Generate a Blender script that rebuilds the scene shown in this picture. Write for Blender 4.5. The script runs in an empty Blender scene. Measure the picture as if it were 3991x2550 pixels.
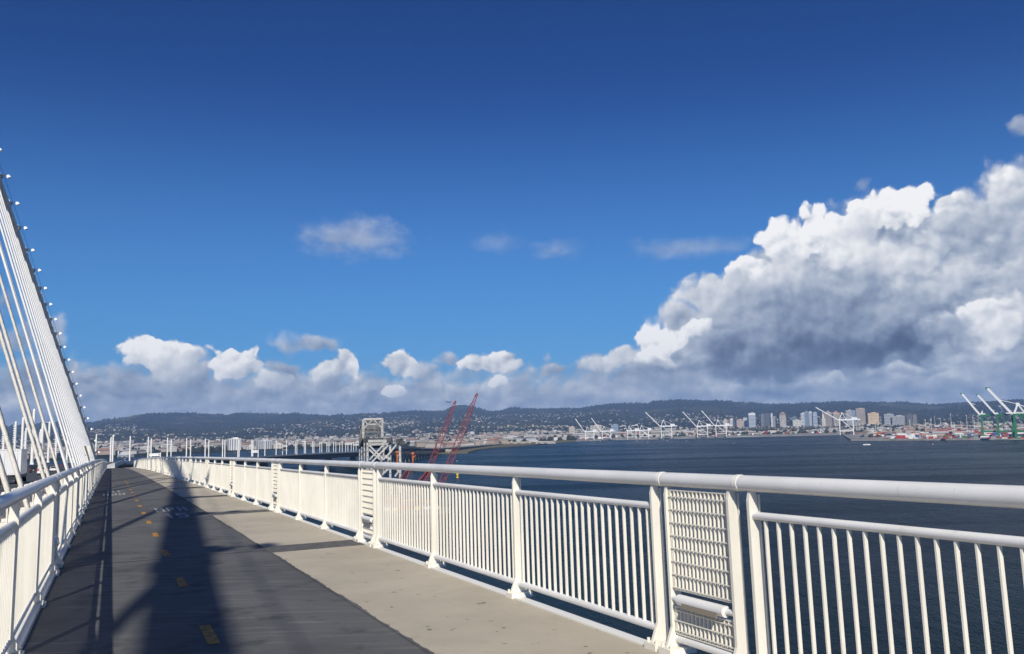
import bpy, math, random
import numpy as np
from mathutils import Vector, Matrix

random.seed(7)
NR = np.random.RandomState(11)
scene = bpy.context.scene
COL = scene.collection
rad = math.radians

# ------------------------------------------------------------------ camera
EYE = 65.0                                   # metres above the water
PITCH, ROLL, FPX = rad(6.893), rad(1.294), 3180.0   # from the photograph (3991 px wide)
CX, CY = 1995.5, 1275.0
cam_d = bpy.data.cameras.new('camera')
cam = bpy.data.objects.new('camera', cam_d)
COL.objects.link(cam)
cam_d.sensor_width = 36.0
cam_d.lens = FPX / 3991.0 * 36.0
cam_d.clip_start, cam_d.clip_end = 0.1, 60000.0
_r, _u, _f = Vector((1, 0, 0)), Vector((0, -math.sin(PITCH), math.cos(PITCH))), Vector((0, math.cos(PITCH), math.sin(PITCH)))
_c, _s = math.cos(ROLL), math.sin(ROLL)
_X, _Y = _r * _c - _u * _s, _r * _s + _u * _c
_M = Matrix((_X, _Y, -_f)).transposed().to_4x4()
_M.translation = Vector((0, 0, EYE))
cam.matrix_world = _M
scene.camera = cam

# ------------------------------------------------------------------ sun, sky, exposure
SUN_EL = rad(37.0)
SHADOW_DIR = Vector((-math.sin(rad(2.1)), math.cos(rad(2.1)), 0))    # shadows fall away from the camera
sun_d = bpy.data.lights.new('sun', 'SUN')
sun_d.energy = 4.6
sun_d.angle = rad(0.53)
sun_d.color = (1.0, 0.94, 0.83)
sun = bpy.data.objects.new('sun', sun_d)
COL.objects.link(sun)
_ld = Vector((SHADOW_DIR.x * math.cos(SUN_EL), SHADOW_DIR.y * math.cos(SUN_EL), -math.sin(SUN_EL)))
sun.rotation_euler = _ld.to_track_quat('-Z', 'Y').to_euler()
sun.location = (0, -50, 200)

scene.view_settings.view_transform = 'Standard'
scene.view_settings.look = 'None'
scene.view_settings.exposure = 0.0
scene.view_settings.gamma = 1.0
scene.view_settings.use_curve_mapping = False
scene.cycles.max_bounces = 6
scene.cycles.diffuse_bounces = 3
scene.cycles.glossy_bounces = 3
scene.cycles.transparent_max_bounces = 8
scene.cycles.volume_bounces = 0
scene.cycles.use_denoising = True
scene.cycles.sample_clamp_indirect = 4.0

world = bpy.data.worlds.new('World')
scene.world = world
world.use_nodes = True


class NT:
    """small helper around a node tree: every method returns an output socket"""
    def __init__(self, tree):
        self.t = tree
        self.n = tree.nodes
        self.l = tree.links

    def put(self, sock, v):
        if v is None:
            return
        if isinstance(v, bpy.types.NodeSocket):
            self.l.new(v, sock)
        else:
            sock.default_value = v

    def m(self, op, a, b=None, c=None, clamp=False):
        n = self.n.new('ShaderNodeMath')
        n.operation = op
        n.use_clamp = clamp
        self.put(n.inputs[0], a)
        self.put(n.inputs[1], b)
        if c is not None:
            self.put(n.inputs[2], c)
        return n.outputs[0]

    def add(self, *a):
        r = a[0]
        for x in a[1:]:
            r = self.m('ADD', r, x)
        return r

    def mul(self, *a):
        r = a[0]
        for x in a[1:]:
            r = self.m('MULTIPLY', r, x)
        return r

    def sub(self, a, b):
        return self.m('SUBTRACT', a, b)

    def step(self, v, lo, hi):
        n = self.n.new('ShaderNodeMapRange')
        n.interpolation_type = 'SMOOTHSTEP'
        self.put(n.inputs['Value'], v)
        self.put(n.inputs['From Min'], lo)
        self.put(n.inputs['From Max'], hi)
        return n.outputs[0]

    def lin(self, v, lo, hi, a=0.0, b=1.0):
        n = self.n.new('ShaderNodeMapRange')
        self.put(n.inputs['Value'], v)
        for k, x in zip(('From Min', 'From Max', 'To Min', 'To Max'), (lo, hi, a, b)):
            self.put(n.inputs[k], x)
        return n.outputs[0]

    def xyz(self, x, y, z=0.0):
        n = self.n.new('ShaderNodeCombineXYZ')
        self.put(n.inputs[0], x)
        self.put(n.inputs[1], y)
        self.put(n.inputs[2], z)
        return n.outputs[0]

    def noise(self, vec, scale, detail=6, rough=0.55, dim='3D', lac=2.0, dist=0.0, color=False):
        n = self.n.new('ShaderNodeTexNoise')
        n.noise_dimensions = dim
        self.put(n.inputs['Vector'], vec)
        self.put(n.inputs['Scale'], scale)
        self.put(n.inputs['Detail'], detail)
        self.put(n.inputs['Roughness'], rough)
        self.put(n.inputs['Lacunarity'], lac)
        self.put(n.inputs['Distortion'], dist)
        return n.outputs['Color' if color else 'Fac']

    def voro(self, vec, scale, detail=2, rough=0.5, smooth=0.6):
        n = self.n.new('ShaderNodeTexVoronoi')
        n.feature = 'SMOOTH_F1'
        n.voronoi_dimensions = '2D'
        self.put(n.inputs['Vector'], vec)
        self.put(n.inputs['Scale'], scale)
        self.put(n.inputs['Detail'], detail)
        self.put(n.inputs['Roughness'], rough)
        self.put(n.inputs['Smoothness'], smooth)
        return n.outputs['Distance']

    def mix(self, f, a, b):
        n = self.n.new('ShaderNodeMix')
        n.data_type = 'RGBA'
        self.put(n.inputs[0], f)
        self.put(n.inputs[6], a if isinstance(a, bpy.types.NodeSocket) else (*a, 1.0)[:4])
        self.put(n.inputs[7], b if isinstance(b, bpy.types.NodeSocket) else (*b, 1.0)[:4])
        return n.outputs[2]

    def curve(self, v, pts):
        n = self.n.new('ShaderNodeFloatCurve')
        c = n.mapping.curves[0]
        while len(c.points) > 2:
            c.points.remove(c.points[1])
        c.points[0].location = pts[0]
        c.points[1].location = pts[-1]
        for p in pts[1:-1]:
            c.points.new(*p)
        for p in c.points:
            p.handle_type = 'AUTO'
        n.mapping.use_clip = False
        n.mapping.update()
        self.put(n.inputs['Value'], v)
        return n.outputs[0]


def azel_sky(px, py):
    xr, yr = px - CX, py - CY
    c, s = math.cos(ROLL), math.sin(ROLL)
    u, v = (c * xr - s * yr) / FPX, -(s * xr + c * yr) / FPX
    r = Vector((u, math.cos(PITCH) - v * math.sin(PITCH), math.sin(PITCH) + v * math.cos(PITCH)))
    return math.atan2(r.x, r.y), math.atan2(r.z, math.hypot(r.x, r.y))


def build_sky():
    w = NT(world.node_tree)
    w.n.clear()
    tc = w.n.new('ShaderNodeTexCoord')
    sep = w.n.new('ShaderNodeSeparateXYZ')
    w.l.new(tc.outputs['Generated'], sep.inputs[0])
    x, y, z = sep.outputs
    az = w.mul(w.m('ARCTAN2', x, y), 57.29578)             # degrees right of the bay view
    el = w.mul(w.m('ARCSINE', z), 57.29578)
    sky = w.n.new('ShaderNodeTexSky')
    sky.sky_type = 'NISHITA'
    sky.sun_disc = False
    sky.sun_elevation = SUN_EL
    sky.sun_rotation = rad(180 + 2.1)
    sky.altitude = 60
    sky.air_density = 1.0
    sky.dust_density = 0.15
    sky.ozone_density = 4.0
    # deep, saturated afternoon blue: the camera's contrast on the sky
    def colmul(c, k):
        n = w.n.new('ShaderNodeMix')
        n.data_type = 'RGBA'
        n.blend_type = 'MULTIPLY'
        n.inputs[0].default_value = 1.0
        w.l.new(c, n.inputs[6])
        n.inputs[7].default_value = (*k, 1)
        return n.outputs[2]
    g0 = colmul(sky.outputs[0], (0.086, 0.082, 0.078))
    gm = w.n.new('ShaderNodeGamma')
    w.l.new(g0, gm.inputs[0])
    gm.inputs[1].default_value = 1.5
    skycol = colmul(gm.outputs[0], (4.9, 9.1, 14.8))
    # paler air low down
    skycol = w.mix(w.mul(w.step(el, 24.0, 3.0), 0.62), skycol, (0.98, 3.15, 6.3))
    bg = w.n.new('ShaderNodeBackground')
    w.l.new(skycol, bg.inputs['Color'])
    bg.inputs['Strength'].default_value = 0.1

    # --- clouds, laid out by bearing and height above the horizon (degrees)
    P = w.xyz(az, el, 0.0)
    nc = w.n.new('ShaderNodeTexNoise')
    nc.noise_dimensions = '2D'
    w.put(nc.inputs['Vector'], P)
    for kk, vv in (('Scale', 0.34), ('Detail', 7.0), ('Roughness', 0.50), ('Lacunarity', 2.1)):
        nc.inputs[kk].default_value = vv
    sc = w.n.new('ShaderNodeSeparateColor')
    w.l.new(nc.outputs['Color'], sc.inputs[0])
    n_a, n_b, n_c = [w.sub(o, 0.5) for o in sc.outputs[:3]]
    bva, bve = w.m('MULTIPLY_ADD', n_a, 1.6, az), w.m('MULTIPLY_ADD', n_b, 1.6, el)
    bil = w.voro(w.xyz(bva, bve), 0.62, 1.7, 0.46, 0.34)
    bil_l = w.voro(w.xyz(w.add(bva, -0.20), w.add(bve, 0.34)), 0.62, 1.7, 0.46, 0.34)
    puffy = w.sub(bil_l, bil)                               # lit sides of the bumps
    bil = w.sub(0.42, bil)                                  # cauliflower bumps
    WV = w.xyz(w.m('MULTIPLY_ADD', n_a, 1.9, az), w.m('MULTIPLY_ADD', n_b, 1.5, el), 0.0)
    # the same field a little nearer to the light, for the relief of the billows
    n2 = w.noise(w.xyz(w.add(az, -0.28), w.add(el, 0.46)), 0.34, 3, 0.5, dim='2D', lac=2.1)
    n1 = w.noise(P, 0.34, 3, 0.5, dim='2D', lac=2.1)
    relief = w.sub(n1, n2)
    soft_c = w.add(w.mul(relief, 0.55), w.mul(puffy, 0.12), w.mul(w.sub(n1, 0.5), 0.34))
    common = w.add(w.mul(relief, 0.75), w.mul(puffy, 0.30), w.mul(bil, 0.08), w.mul(w.sub(n1, 0.5), 0.30))
    # low bank that closes the horizon
    lowtop = [(-60, 3.0), (-44, 4.2), (-30, 4.6), (-24, 4.5), (-18, 4.4), (-12, 4.2), (-6, 4.0), (0, 4.0), (6, 4.2), (8.4, 5.4), (10.4, 6.9), (12.0, 8.5), (14.8, 9.9), (16.5, 11.0), (18.2, 12.6), (20.2, 13.0), (22.4, 13.8), (25, 14.6), (27.2, 14.4), (28.4, 13.2), (30, 13.4), (33, 14.2), (40, 12), (50, 7), (60, 4)]
    ceil = w.mul(w.curve(w.lin(az, -60.0, 60.0), [((a + 60) / 120.0, h / 20.0) for a, h in lowtop]), 20.0)
    strat = w.noise(w.xyz(w.mul(az, 0.7), w.mul(el, 1.6), 0.0), 0.42, 7, 0.56, dim='2D')
    alpha0 = w.step(w.add(w.sub(ceil, el), w.mul(n_c, 3.0), w.mul(bil, 1.3)), -0.6, 0.8)
    lum0_ = w.add(0.62, w.mul(w.sub(strat, 0.5), 0.75), w.mul(relief, 0.6), w.mul(puffy, 0.18), w.mul(bil, 0.06))
    # thin single clouds
    wn = w.noise(w.xyz(az, w.mul(el, 1.6), 2.0), 0.5, 7, 0.56, dim='2D')
    wisps = None
    for ca, ce, ra, re, kk in [(-10.9, 13.2, 4.6, 1.6, 0.95), (12.4, 11.9, 4.6, 0.85, 0.60), (3.2, 12.2, 2.2, 0.8, 0.50), (-1.0, 12.8, 2.4, 0.8, 0.30)]:
        dx = w.mul(w.sub(az, ca), 1.0 / ra)
        dy = w.mul(w.sub(el, ce), 1.0 / re)
        g = w.sub(1.0, w.m('SQRT', w.add(w.mul(dx, dx), w.mul(dy, dy))))
        g = w.mul(w.step(w.add(g, w.mul(w.sub(wn, 0.5), 1.5)), -0.15, 1.1), kk * 0.66)
        wisps = g if wisps is None else w.m('MAXIMUM', wisps, g)
    airy = w.mul(w.step(el, 5.0, -0.5), 0.45)
    horizon = w.step(el, -0.3, 0.1)

    def vm(op, a, b=None, c=None):
        n = w.n.new('ShaderNodeVectorMath')
        n.operation = op
        w.put(n.inputs[0], a)
        if b is not None:
            w.put(n.inputs[1], b)
        if c is not None:
            w.put(n.inputs[2], c)
        return n.outputs['Value'] if op in ('LENGTH', 'DOT_PRODUCT') else n.outputs[0]

    W, G = 0.16, 0.80
    PUFFS = [
        # far left, behind the cables
        (-200, 1180, 300, 90, .46, G, .8), (50, 1310, 220, 80, .46, G, .8), (235, 1285, 78, 70, .54, .6, .8), (120, 1470, 280, 95, .40, G),
        # left bank
        (540, 1490, 420, 100, .54, G, .95), (960, 1490, 380, 92, .57, G, .95), (1290, 1475, 270, 72, .56, G, .9), (1700, 1490, 430, 80, .62, G, .9), (2160, 1490, 380, 80, .60, G, .9),
        (634, 1372, 165, 78, .96, W), (560, 1395, 80, 55, .95, W), (456, 1450, 160, 60, .50, G), (721, 1450, 155, 88, .64, .4), (760, 1490, 120, 40, .44, G), (364, 1483, 70, 28, .40, .7), (480, 1520, 200, 50, .52, G),
        (917, 1425, 108, 80, .92, W), (980, 1430, 70, 60, .84, .25), (1095, 1425, 110, 56, .54, .6), (1050, 1485, 90, 46, .74, .4), (1219, 1338, 200, 48, .60, .7, .9),
        (1360, 1408, 66, 64, .90, W), (1278, 1445, 120, 62, .78, .3), (1315, 1490, 120, 28, .46, .7), (1557, 1432, 84, 72, .86, .2), (1653, 1460, 100, 60, .62, .5), (1753, 1403, 62, 42, .52, .6, .9),
        (1890, 1515, 270, 58, .68, G), (1909, 1415, 135, 60, .86, .22), (1543, 1518, 62, 34, .96, .2), (1954, 1485, 62, 32, .95, .25), (2146, 1440, 120, 52, .56, .6), (2347, 1425, 130, 78, .64, .45), (2450, 1400, 130, 86, .66, .4),
        (1114, 1590, 300, 22, .66, G, .7), (600, 1570, 300, 24, .62, G, .7), (1900, 1570, 260, 26, .70, G, .7),
        # the big bank on the right, back to front
        (3948, 760, 140, 140, .72, .3), (3836, 850, 210, 125, .62, .4), (3970, 960, 150, 90, .60, .5), (3970, 1085, 110, 72, .60, .5), (3960, 492, 62, 50, .58, .6, .75), (3700, 800, 70, 48, .84, .25),
        (3576, 778, 100, 82, 1.0, W), (3490, 810, 190, 105, 1.0, W), (3390, 820, 120, 92, 1.0, W), (3189, 895, 105, 90, 1.0, W), (3092, 945, 140, 120, 1.0, W), (3300, 880, 120, 90, .98, W),
        (2921, 1080, 140, 100, .99, W), (2850, 1100, 70, 60, .97, W), (3494, 838, 60, 22, .66, .8, .7), (3316, 930, 130, 100, .80, .5), (2790, 1160, 200, 125, .68, .35), (2680, 1240, 190, 115, .62, .45), (3063, 1075, 160, 110, .70, .4), (3464, 1016, 300, 115, .80, .5),
        (3241, 1165, 580, 170, .52, .6), (3640, 1120, 200, 90, .68, .6), (3204, 1285, 680, 155, .37, .6), (2570, 1330, 120, 98, .98, W), (2590, 1390, 110, 60, .90, .3), (2728, 1280, 80, 58, .90, .3), (2860, 1330, 200, 110, .44, .6),
        (3873, 1258, 140, 112, .92, .3), (3688, 1295, 160, 75, .60, .6), (3167, 1378, 580, 130, .15, .7), (3390, 1355, 340, 90, .0, .9), (2870, 1425, 420, 90, .24, .8), (3050, 1425, 480, 85, .17, .9), (2600, 1480, 300, 70, .48, G),
        (3873, 1420, 190, 60, .52, G), (3502, 1442, 210, 26, .64, .7), (3271, 1472, 80, 20, .66, .6, .8), (3500, 1520, 520, 42, .46, G), (3000, 1530, 400, 34, .38, G),
        # outside the frame the same weather goes on
        (4500, 900, 500, 300, .62, .4), (4700, 1250, 600, 220, .48, .5), (-800, 1350, 500, 150, .60, .4)]

    def region(lo_az, hi_az):
        alpha, lum = alpha0, lum0_
        for (px, py, rx, ry, l0, *rest) in PUFFS:
            hard = rest[0] if rest else 0.5
            op = rest[1] if len(rest) > 1 else 1.0
            ca, ce = [math.degrees(q) for q in azel_sky(px, py)]
            ra, re = rx / 55.5, ry / 55.5
            if ca + ra * 1.8 + 2 < lo_az or ca - ra * 1.8 - 2 > hi_az:
                continue
            sh = 0.17 if hard > 0.2 else 0.10
            D = vm('MULTIPLY_ADD', WV, (1 / ra, 1 / re, 0), (-ca / ra, -ce / re, 0))
            g = w.m('MULTIPLY_ADD', bil, min(0.62, 1.0 / min(ra, re)), 1.0)
            g = w.sub(g, vm('LENGTH', D))
            n = w.n.new('ShaderNodeMapRange')
            n.interpolation_type = 'SMOOTHSTEP'
            w.l.new(g, n.inputs[0])
            n.inputs[1].default_value, n.inputs[2].default_value, n.inputs[3].default_value, n.inputs[4].default_value = -0.02, hard, 0.0, op
            m = n.outputs[0]
            L = w.add(vm('DOT_PRODUCT', D, (-sh * 0.5, sh, 0)), w.add(common if hard <= 0.3 else soft_c, l0))
            mx = w.n.new('ShaderNodeMix')
            mx.data_type = 'FLOAT'
            w.l.new(m, mx.inputs[0])
            w.l.new(lum, mx.inputs[2])
            w.l.new(L, mx.inputs[3])
            lum = mx.outputs[0]
            alpha = w.m('MAXIMUM', alpha, m)
        alpha = w.mul(alpha, horizon)
        ramp = w.n.new('ShaderNodeValToRGB')
        cr = ramp.color_ramp
        cr.elements[0].position, cr.elements[0].color = 0.0, (0.075, 0.105, 0.185, 1)
        cr.elements[1].position, cr.elements[1].color = 1.0, (0.97, 0.97, 0.98, 1)
        for p, c in ((0.22, (0.140, 0.185, 0.295, 1)), (0.42, (0.275, 0.338, 0.460, 1)), (0.62, (0.465, 0.520, 0.620, 1)), (0.82, (0.75, 0.775, 0.82, 1))):
            e = cr.elements.new(p)
            e.color = c
        w.l.new(lum, ramp.inputs[0])
        ccol = w.mix(airy, ramp.outputs[0], (0.39, 0.53, 0.75))
        ccol = w.mix(w.mul(wisps, w.sub(1.0, alpha)), ccol, (0.46, 0.50, 0.60))
        alpha = w.m('MAXIMUM', w.mul(alpha, 0.98), wisps)
        bc = w.n.new('ShaderNodeBackground')
        w.l.new(w.mix(alpha, skycol2, ccol), bc.inputs['Color'])
        bc.inputs['Strength'].default_value = 1.0
        return bc.outputs[0]

    skycol2 = colmul(skycol, (0.1, 0.1, 0.1))

    def mixsh(f, a, b):
        ms = w.n.new('ShaderNodeMixShader')
        w.l.new(f, ms.inputs[0])
        w.l.new(a, ms.inputs[1])
        w.l.new(b, ms.inputs[2])
        return ms.outputs[0]
    cuts = [-17.0, -2.0, 12.0]
    regs = [region(-90, cuts[0]), region(cuts[0], cuts[1]), region(cuts[1], cuts[2]), region(cuts[2], 90)]
    a0 = mixsh(w.m('GREATER_THAN', az, cuts[0]), regs[0], regs[1])
    a1 = mixsh(w.m('GREATER_THAN', az, cuts[2]), regs[2], regs[3])
    res = mixsh(w.m('GREATER_THAN', az, cuts[1]), a0, a1)
    clear = w.m('MAXIMUM', w.m('GREATER_THAN', el, 25.0), w.m('LESS_THAN', el, -0.5))
    res = mixsh(clear, res, bg.outputs[0])
    out = w.n.new('ShaderNodeOutputWorld')
    w.l.new(res, out.inputs['Surface'])


build_sky()
world.cycles.sampling_method = 'MANUAL'
world.cycles.sample_map_resolution = 1024

# ------------------------------------------------------------------ where things are
TH = rad(26.089)                       # the path runs 26 degrees left of the view
GA, GB, DECK0 = 0.018, 5.18e-5, EYE - 1.667
T_R, T_A, T_Y, T_L = 3.860, 2.341, 0.852, -0.614
DIR = Vector((-math.sin(TH), math.cos(TH), 0))
RGT = Vector((math.cos(TH), math.sin(TH), 0))


def dz(s):
    s1 = min(s, 170.0)
    return DECK0 - (GA * s1 + GB * s1 * s1) - max(0, s - 170) * (GA + 2 * GB * 170) * 0.85


def st(s, t, z=0.0):
    """s metres along the path, t metres to the right of the camera, z above the path"""
    p = DIR * s + RGT * t
    return Vector((p.x, p.y, dz(s) + z))


def ray(px, py):
    xr, yr = px - CX, py - CY
    c, s = math.cos(ROLL), math.sin(ROLL)
    u, v = (c * xr - s * yr) / FPX, -(s * xr + c * yr) / FPX
    return Vector((u, math.cos(PITCH) - v * math.sin(PITCH), math.sin(PITCH) + v * math.cos(PITCH)))


def at(px, py, d):
    """the point d metres away (over the ground) in the direction of that place in the photograph"""
    r = ray(px, py)
    k = d / math.hypot(r.x, r.y)
    return Vector((r.x * k, r.y * k, EYE + r.z * k))


def on_z(px, py, z=0.0):
    r = ray(px, py)
    k = (z - EYE) / r.z
    return Vector((r.x * k, r.y * k, z))


def rng(px, py, z=0.0):
    p = on_z(px, py, z)
    return math.hypot(p.x, p.y)


# ------------------------------------------------------------------ mesh builder
class MB:
    def __init__(self):
        self.v, self.f, self.sm = [], [], []

    def mesh(self, vs, fs, smooth=False):
        o = len(self.v)
        self.v += [tuple(p) for p in vs]
        self.f += [tuple(i + o for i in f) for f in fs]
        self.sm += [smooth] * len(fs)
        return self

    def box(self, c, s, rz=0.0, M=None):
        hx, hy, hz = s[0] / 2, s[1] / 2, s[2] / 2
        vs = [Vector((a * hx, b * hy, d * hz)) for d in (-1, 1) for b in (-1, 1) for a in (-1, 1)]
        if M is not None:
            vs = [M @ p for p in vs]
        elif rz:
            cs, sn = math.cos(rz), math.sin(rz)
            vs = [Vector((p.x * cs - p.y * sn, p.x * sn + p.y * cs, p.z)) for p in vs]
        c = Vector(c)
        return self.mesh([p + c for p in vs], [(0, 2, 3, 1), (4, 5, 7, 6), (0, 1, 5, 4), (2, 6, 7, 3), (0, 4, 6, 2), (1, 3, 7, 5)])

    def bar(self, a, b, w, h=None, up=(0, 0, 1)):
        a, b = Vector(a), Vector(b)
        h = w if h is None else h
        d = (b - a)
        L = d.length
        d.normalize()
        up = Vector(up)
        if abs(d.dot(up)) > 0.97:
            up = Vector((0, 1, 0)) if abs(d.y) < 0.9 else Vector((1, 0, 0))
        sx = d.cross(up).normalized()
        sz = sx.cross(d).normalized()
        M = Matrix((sx, d, sz)).transposed()
        return self.box((a + b) / 2, (w, L, h), M=M)

    def tube(self, pts, r, n=10, caps=True, smooth=True):
        pts = [Vector(p) for p in pts]
        rs = r if isinstance(r, (list, tuple)) else [r] * len(pts)
        vs, fs = [], []
        ref = None
        for i, p in enumerate(pts):
            d = (pts[min(i + 1, len(pts) - 1)] - pts[max(i - 1, 0)]).normalized()
            if ref is None:
                ref = Vector((0, 0, 1)) if abs(d.z) < 0.9 else Vector((1, 0, 0))
            sx = d.cross(ref).normalized()
            sy = d.cross(sx).normalized()
            for k in range(n):
                a = 2 * math.pi * k / n
                vs.append(p + (sx * math.cos(a) + sy * math.sin(a)) * rs[i])
        for i in range(len(pts) - 1):
            for k in range(n):
                k2 = (k + 1) % n
                fs.append((i * n + k, i * n + k2, (i + 1) * n + k2, (i + 1) * n + k))
        self.mesh(vs, fs, smooth)
        if caps:
            m = len(pts) - 1
            self.mesh(vs[:n], [tuple(range(n))[::-1]])
            self.mesh(vs[m * n:], [tuple(range(n))])
        return self

    def prism(self, poly, ext):
        """poly: 3d points of one face, ext: vector"""
        n = len(poly)
        ext = Vector(ext)
        vs = [Vector(p) for p in poly] + [Vector(p) + ext for p in poly]
        fs = [tuple(range(n))[::-1], tuple(range(n, 2 * n))] + [(i, (i + 1) % n, n + (i + 1) % n, n + i) for i in range(n)]
        return self.mesh(vs, fs)

    def data(self, name, mat):
        me = bpy.data.meshes.new(name)
        me.from_pydata(self.v, [], self.f)
        me.polygons.foreach_set('use_smooth', self.sm)
        me.materials.append(mat)
        me.update()
        return me

    def build(self, name, mat, parent=None, **props):
        return obj(name, self.data(name, mat), parent, **props)


def obj(name, me, parent=None, loc=None, **props):
    o = bpy.data.objects.new(name, me)
    COL.objects.link(o)
    if parent is not None:
        o.parent = parent
    if loc is not None:
        o.location = loc
    for k, v in props.items():
        o[k] = v
    return o


def thing(name, label, cat, loc=(0, 0, 0), rot=(0, 0, 0), group=None):
    o = bpy.data.objects.new(name, None)
    o.empty_display_size = 0.2
    COL.objects.link(o)
    o.location = loc
    o.rotation_euler = rot
    o['label'], o['category'] = label, cat
    if group:
        o['group'] = group
    return o


def tag(o, label, cat, group=None):
    o['label'], o['category'] = label, cat
    if group:
        o['group'] = group
    return o


def copy_tree(o, parent=None):
    c = o.copy()
    COL.objects.link(c)
    c.parent = parent
    for ch in list(o.children):
        copy_tree(ch, c)
    return c


def box_data(name, size, mat, center=(0, 0, 0)):
    return MB().box(center, size).data(name, mat)


# ------------------------------------------------------------------ materials
def material(name, col, rough=0.6, metal=0.0, var=0.0, scale=3.0, bump=0.0, bscale=40.0, var2=None, spec=0.5, detail=6):
    m = bpy.data.materials.new(name)
    m.use_nodes = True
    t = NT(m.node_tree)
    b = m.node_tree.nodes['Principled BSDF']
    b.inputs['Roughness'].default_value = rough
    b.inputs['Metallic'].default_value = metal
    b.inputs['Specular IOR Level'].default_value = spec
    if var or bump:
        tc = t.n.new('ShaderNodeTexCoord')
        co = tc.outputs['Object']
    if var:
        f = t.noise(co, scale, detail, 0.6)
        dark = tuple(c * (1 - var) for c in col) if var2 is None else var2
        lite = tuple(min(1, c * (1 + var * 0.5)) for c in col)
        t.l.new(t.mix(t.step(f, 0.34, 0.66), dark, lite), b.inputs['Base Color'])
    else:
        b.inputs['Base Color'].default_value = (*col, 1)
    if bump:
        bn = t.n.new('ShaderNodeBump')
        bn.inputs['Strength'].default_value = bump
        bn.inputs['Distance'].default_value = 0.02
        t.l.new(t.noise(co, bscale, 4, 0.6), bn.inputs['Height'])
        t.l.new(bn.outputs[0], b.inputs['Normal'])
    return m


M = {}
M['rail'] = material('cream_white_paint', (0.85, 0.812, 0.705), 0.42, var=0.05, scale=6.0, bump=0.05, bscale=60)
def painted_steel(name, col, rough):
    m = bpy.data.materials.new(name)
    m.use_nodes = True
    t = NT(m.node_tree)
    b = m.node_tree.nodes['Principled BSDF']
    geo = t.n.new('ShaderNodeNewGeometry')
    co = geo.outputs['Position']
    n1 = t.noise(co, 1.3, 5, 0.6)
    n2 = t.noise(co, 26.0, 4, 0.65)
    mp = t.n.new('ShaderNodeMapping')
    mp.inputs['Scale'].default_value = (9, 9, 0.7)
    t.l.new(co, mp.inputs[0])
    drip = t.noise(mp.outputs[0], 3.0, 5, 0.6)
    c = t.mix(t.step(n1, 0.35, 0.65), tuple(x * 0.93 for x in col), tuple(min(0.92, x * 1.03) for x in col))
    c = t.mix(t.mul(t.step(drip, 0.60, 0.74), 0.30), c, (0.50, 0.44, 0.34))
    c = t.mix(t.mul(t.step(n2, 0.70, 0.76), 0.55), c, (0.34, 0.32, 0.28))
    t.l.new(c, b.inputs['Base Color'])
    t.l.new(t.lin(n1, 0.3, 0.7, rough - 0.08, rough + 0.16), b.inputs['Roughness'])
    bn = t.n.new('ShaderNodeBump')
    bn.inputs['Strength'].default_value = 0.12
    bn.inputs['Distance'].default_value = 0.004
    t.l.new(n2, bn.inputs['Height'])
    t.l.new(bn.outputs[0], b.inputs['Normal'])
    return m


M['rail'] = painted_steel('cream_white_paint', (0.85, 0.812, 0.705), 0.42)
M['rail_tube'] = painted_steel('white_paint_tube', (0.81, 0.80, 0.775), 0.36)
M['collar'] = material('bright_collar', (0.86, 0.84, 0.76), 0.4)
M['white_steel'] = material('white_steel', (0.80, 0.77, 0.69), 0.5, var=0.07, scale=1.2)
M['rope'] = material('suspender_rope_paint', (0.80, 0.75, 0.65), 0.6, var=0.10, scale=7.0)
M['cable'] = material('main_cable_wrap', (0.90, 0.89, 0.86), 0.55, var=0.06, scale=0.8)
M['dark_gap'] = material('dark_steel', (0.03, 0.03, 0.035), 0.6)
M['lens'] = material('lamp_lens', (0.22, 0.19, 0.14), 0.25)
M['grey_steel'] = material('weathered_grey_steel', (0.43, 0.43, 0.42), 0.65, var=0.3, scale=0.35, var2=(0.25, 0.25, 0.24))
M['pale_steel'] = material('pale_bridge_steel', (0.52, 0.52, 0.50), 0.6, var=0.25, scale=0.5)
M['shade_steel'] = material('shaded_truss_steel', (0.17, 0.165, 0.15), 0.7, var=0.4, scale=0.4)  # darker copy of the truss steel: shade of inner frames put into the colour
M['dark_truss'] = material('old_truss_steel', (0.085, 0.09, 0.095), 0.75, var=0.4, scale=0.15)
M['red_boom'] = material('crane_red', (0.25, 0.04, 0.042), 0.55, var=0.25, scale=0.3)
M['orange'] = material('orange_paint', (0.60, 0.15, 0.03), 0.6, var=0.2, scale=0.6)
M['yellow'] = material('yellow_buoy_paint', (0.75, 0.52, 0.03), 0.5)
M['line_yellow'] = material('yellow_line_paint', (0.50, 0.24, 0.035), 0.75, var=0.5, scale=16.0)
M['line_white'] = material('white_line_paint', (0.46, 0.46, 0.45), 0.75, var=0.5, scale=14.0)
M['pole'] = material('light_pole_white', (0.82, 0.81, 0.76), 0.45)
M['black'] = material('black_rubber', (0.015, 0.015, 0.017), 0.7)
M['glass'] = material('dark_window_glass', (0.02, 0.025, 0.035), 0.12)
M['tail'] = material('tail_lamp_red', (0.45, 0.02, 0.02), 0.3)
M['plate'] = material('number_plate', (0.7, 0.7, 0.68), 0.5)
M['p_white'] = material('car_paint_white', (0.78, 0.78, 0.77), 0.3)
M['p_dark'] = material('car_paint_black', (0.018, 0.019, 0.024), 0.25)
M['p_grey'] = material('car_paint_grey', (0.10, 0.11, 0.12), 0.3)
M['p_red'] = material('car_paint_red', (0.45, 0.012, 0.015), 0.3)
M['p_green'] = material('sign_green', (0.01, 0.14, 0.06), 0.6)
M['p_blue'] = material('sign_blue', (0.02, 0.07, 0.30), 0.6)
M['concrete_pier'] = material('pier_concrete', (0.30, 0.29, 0.27), 0.8, var=0.2, scale=0.1)
M['girder'] = material('girder_concrete', (0.33, 0.33, 0.33), 0.8, var=0.15, scale=0.05)
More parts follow.
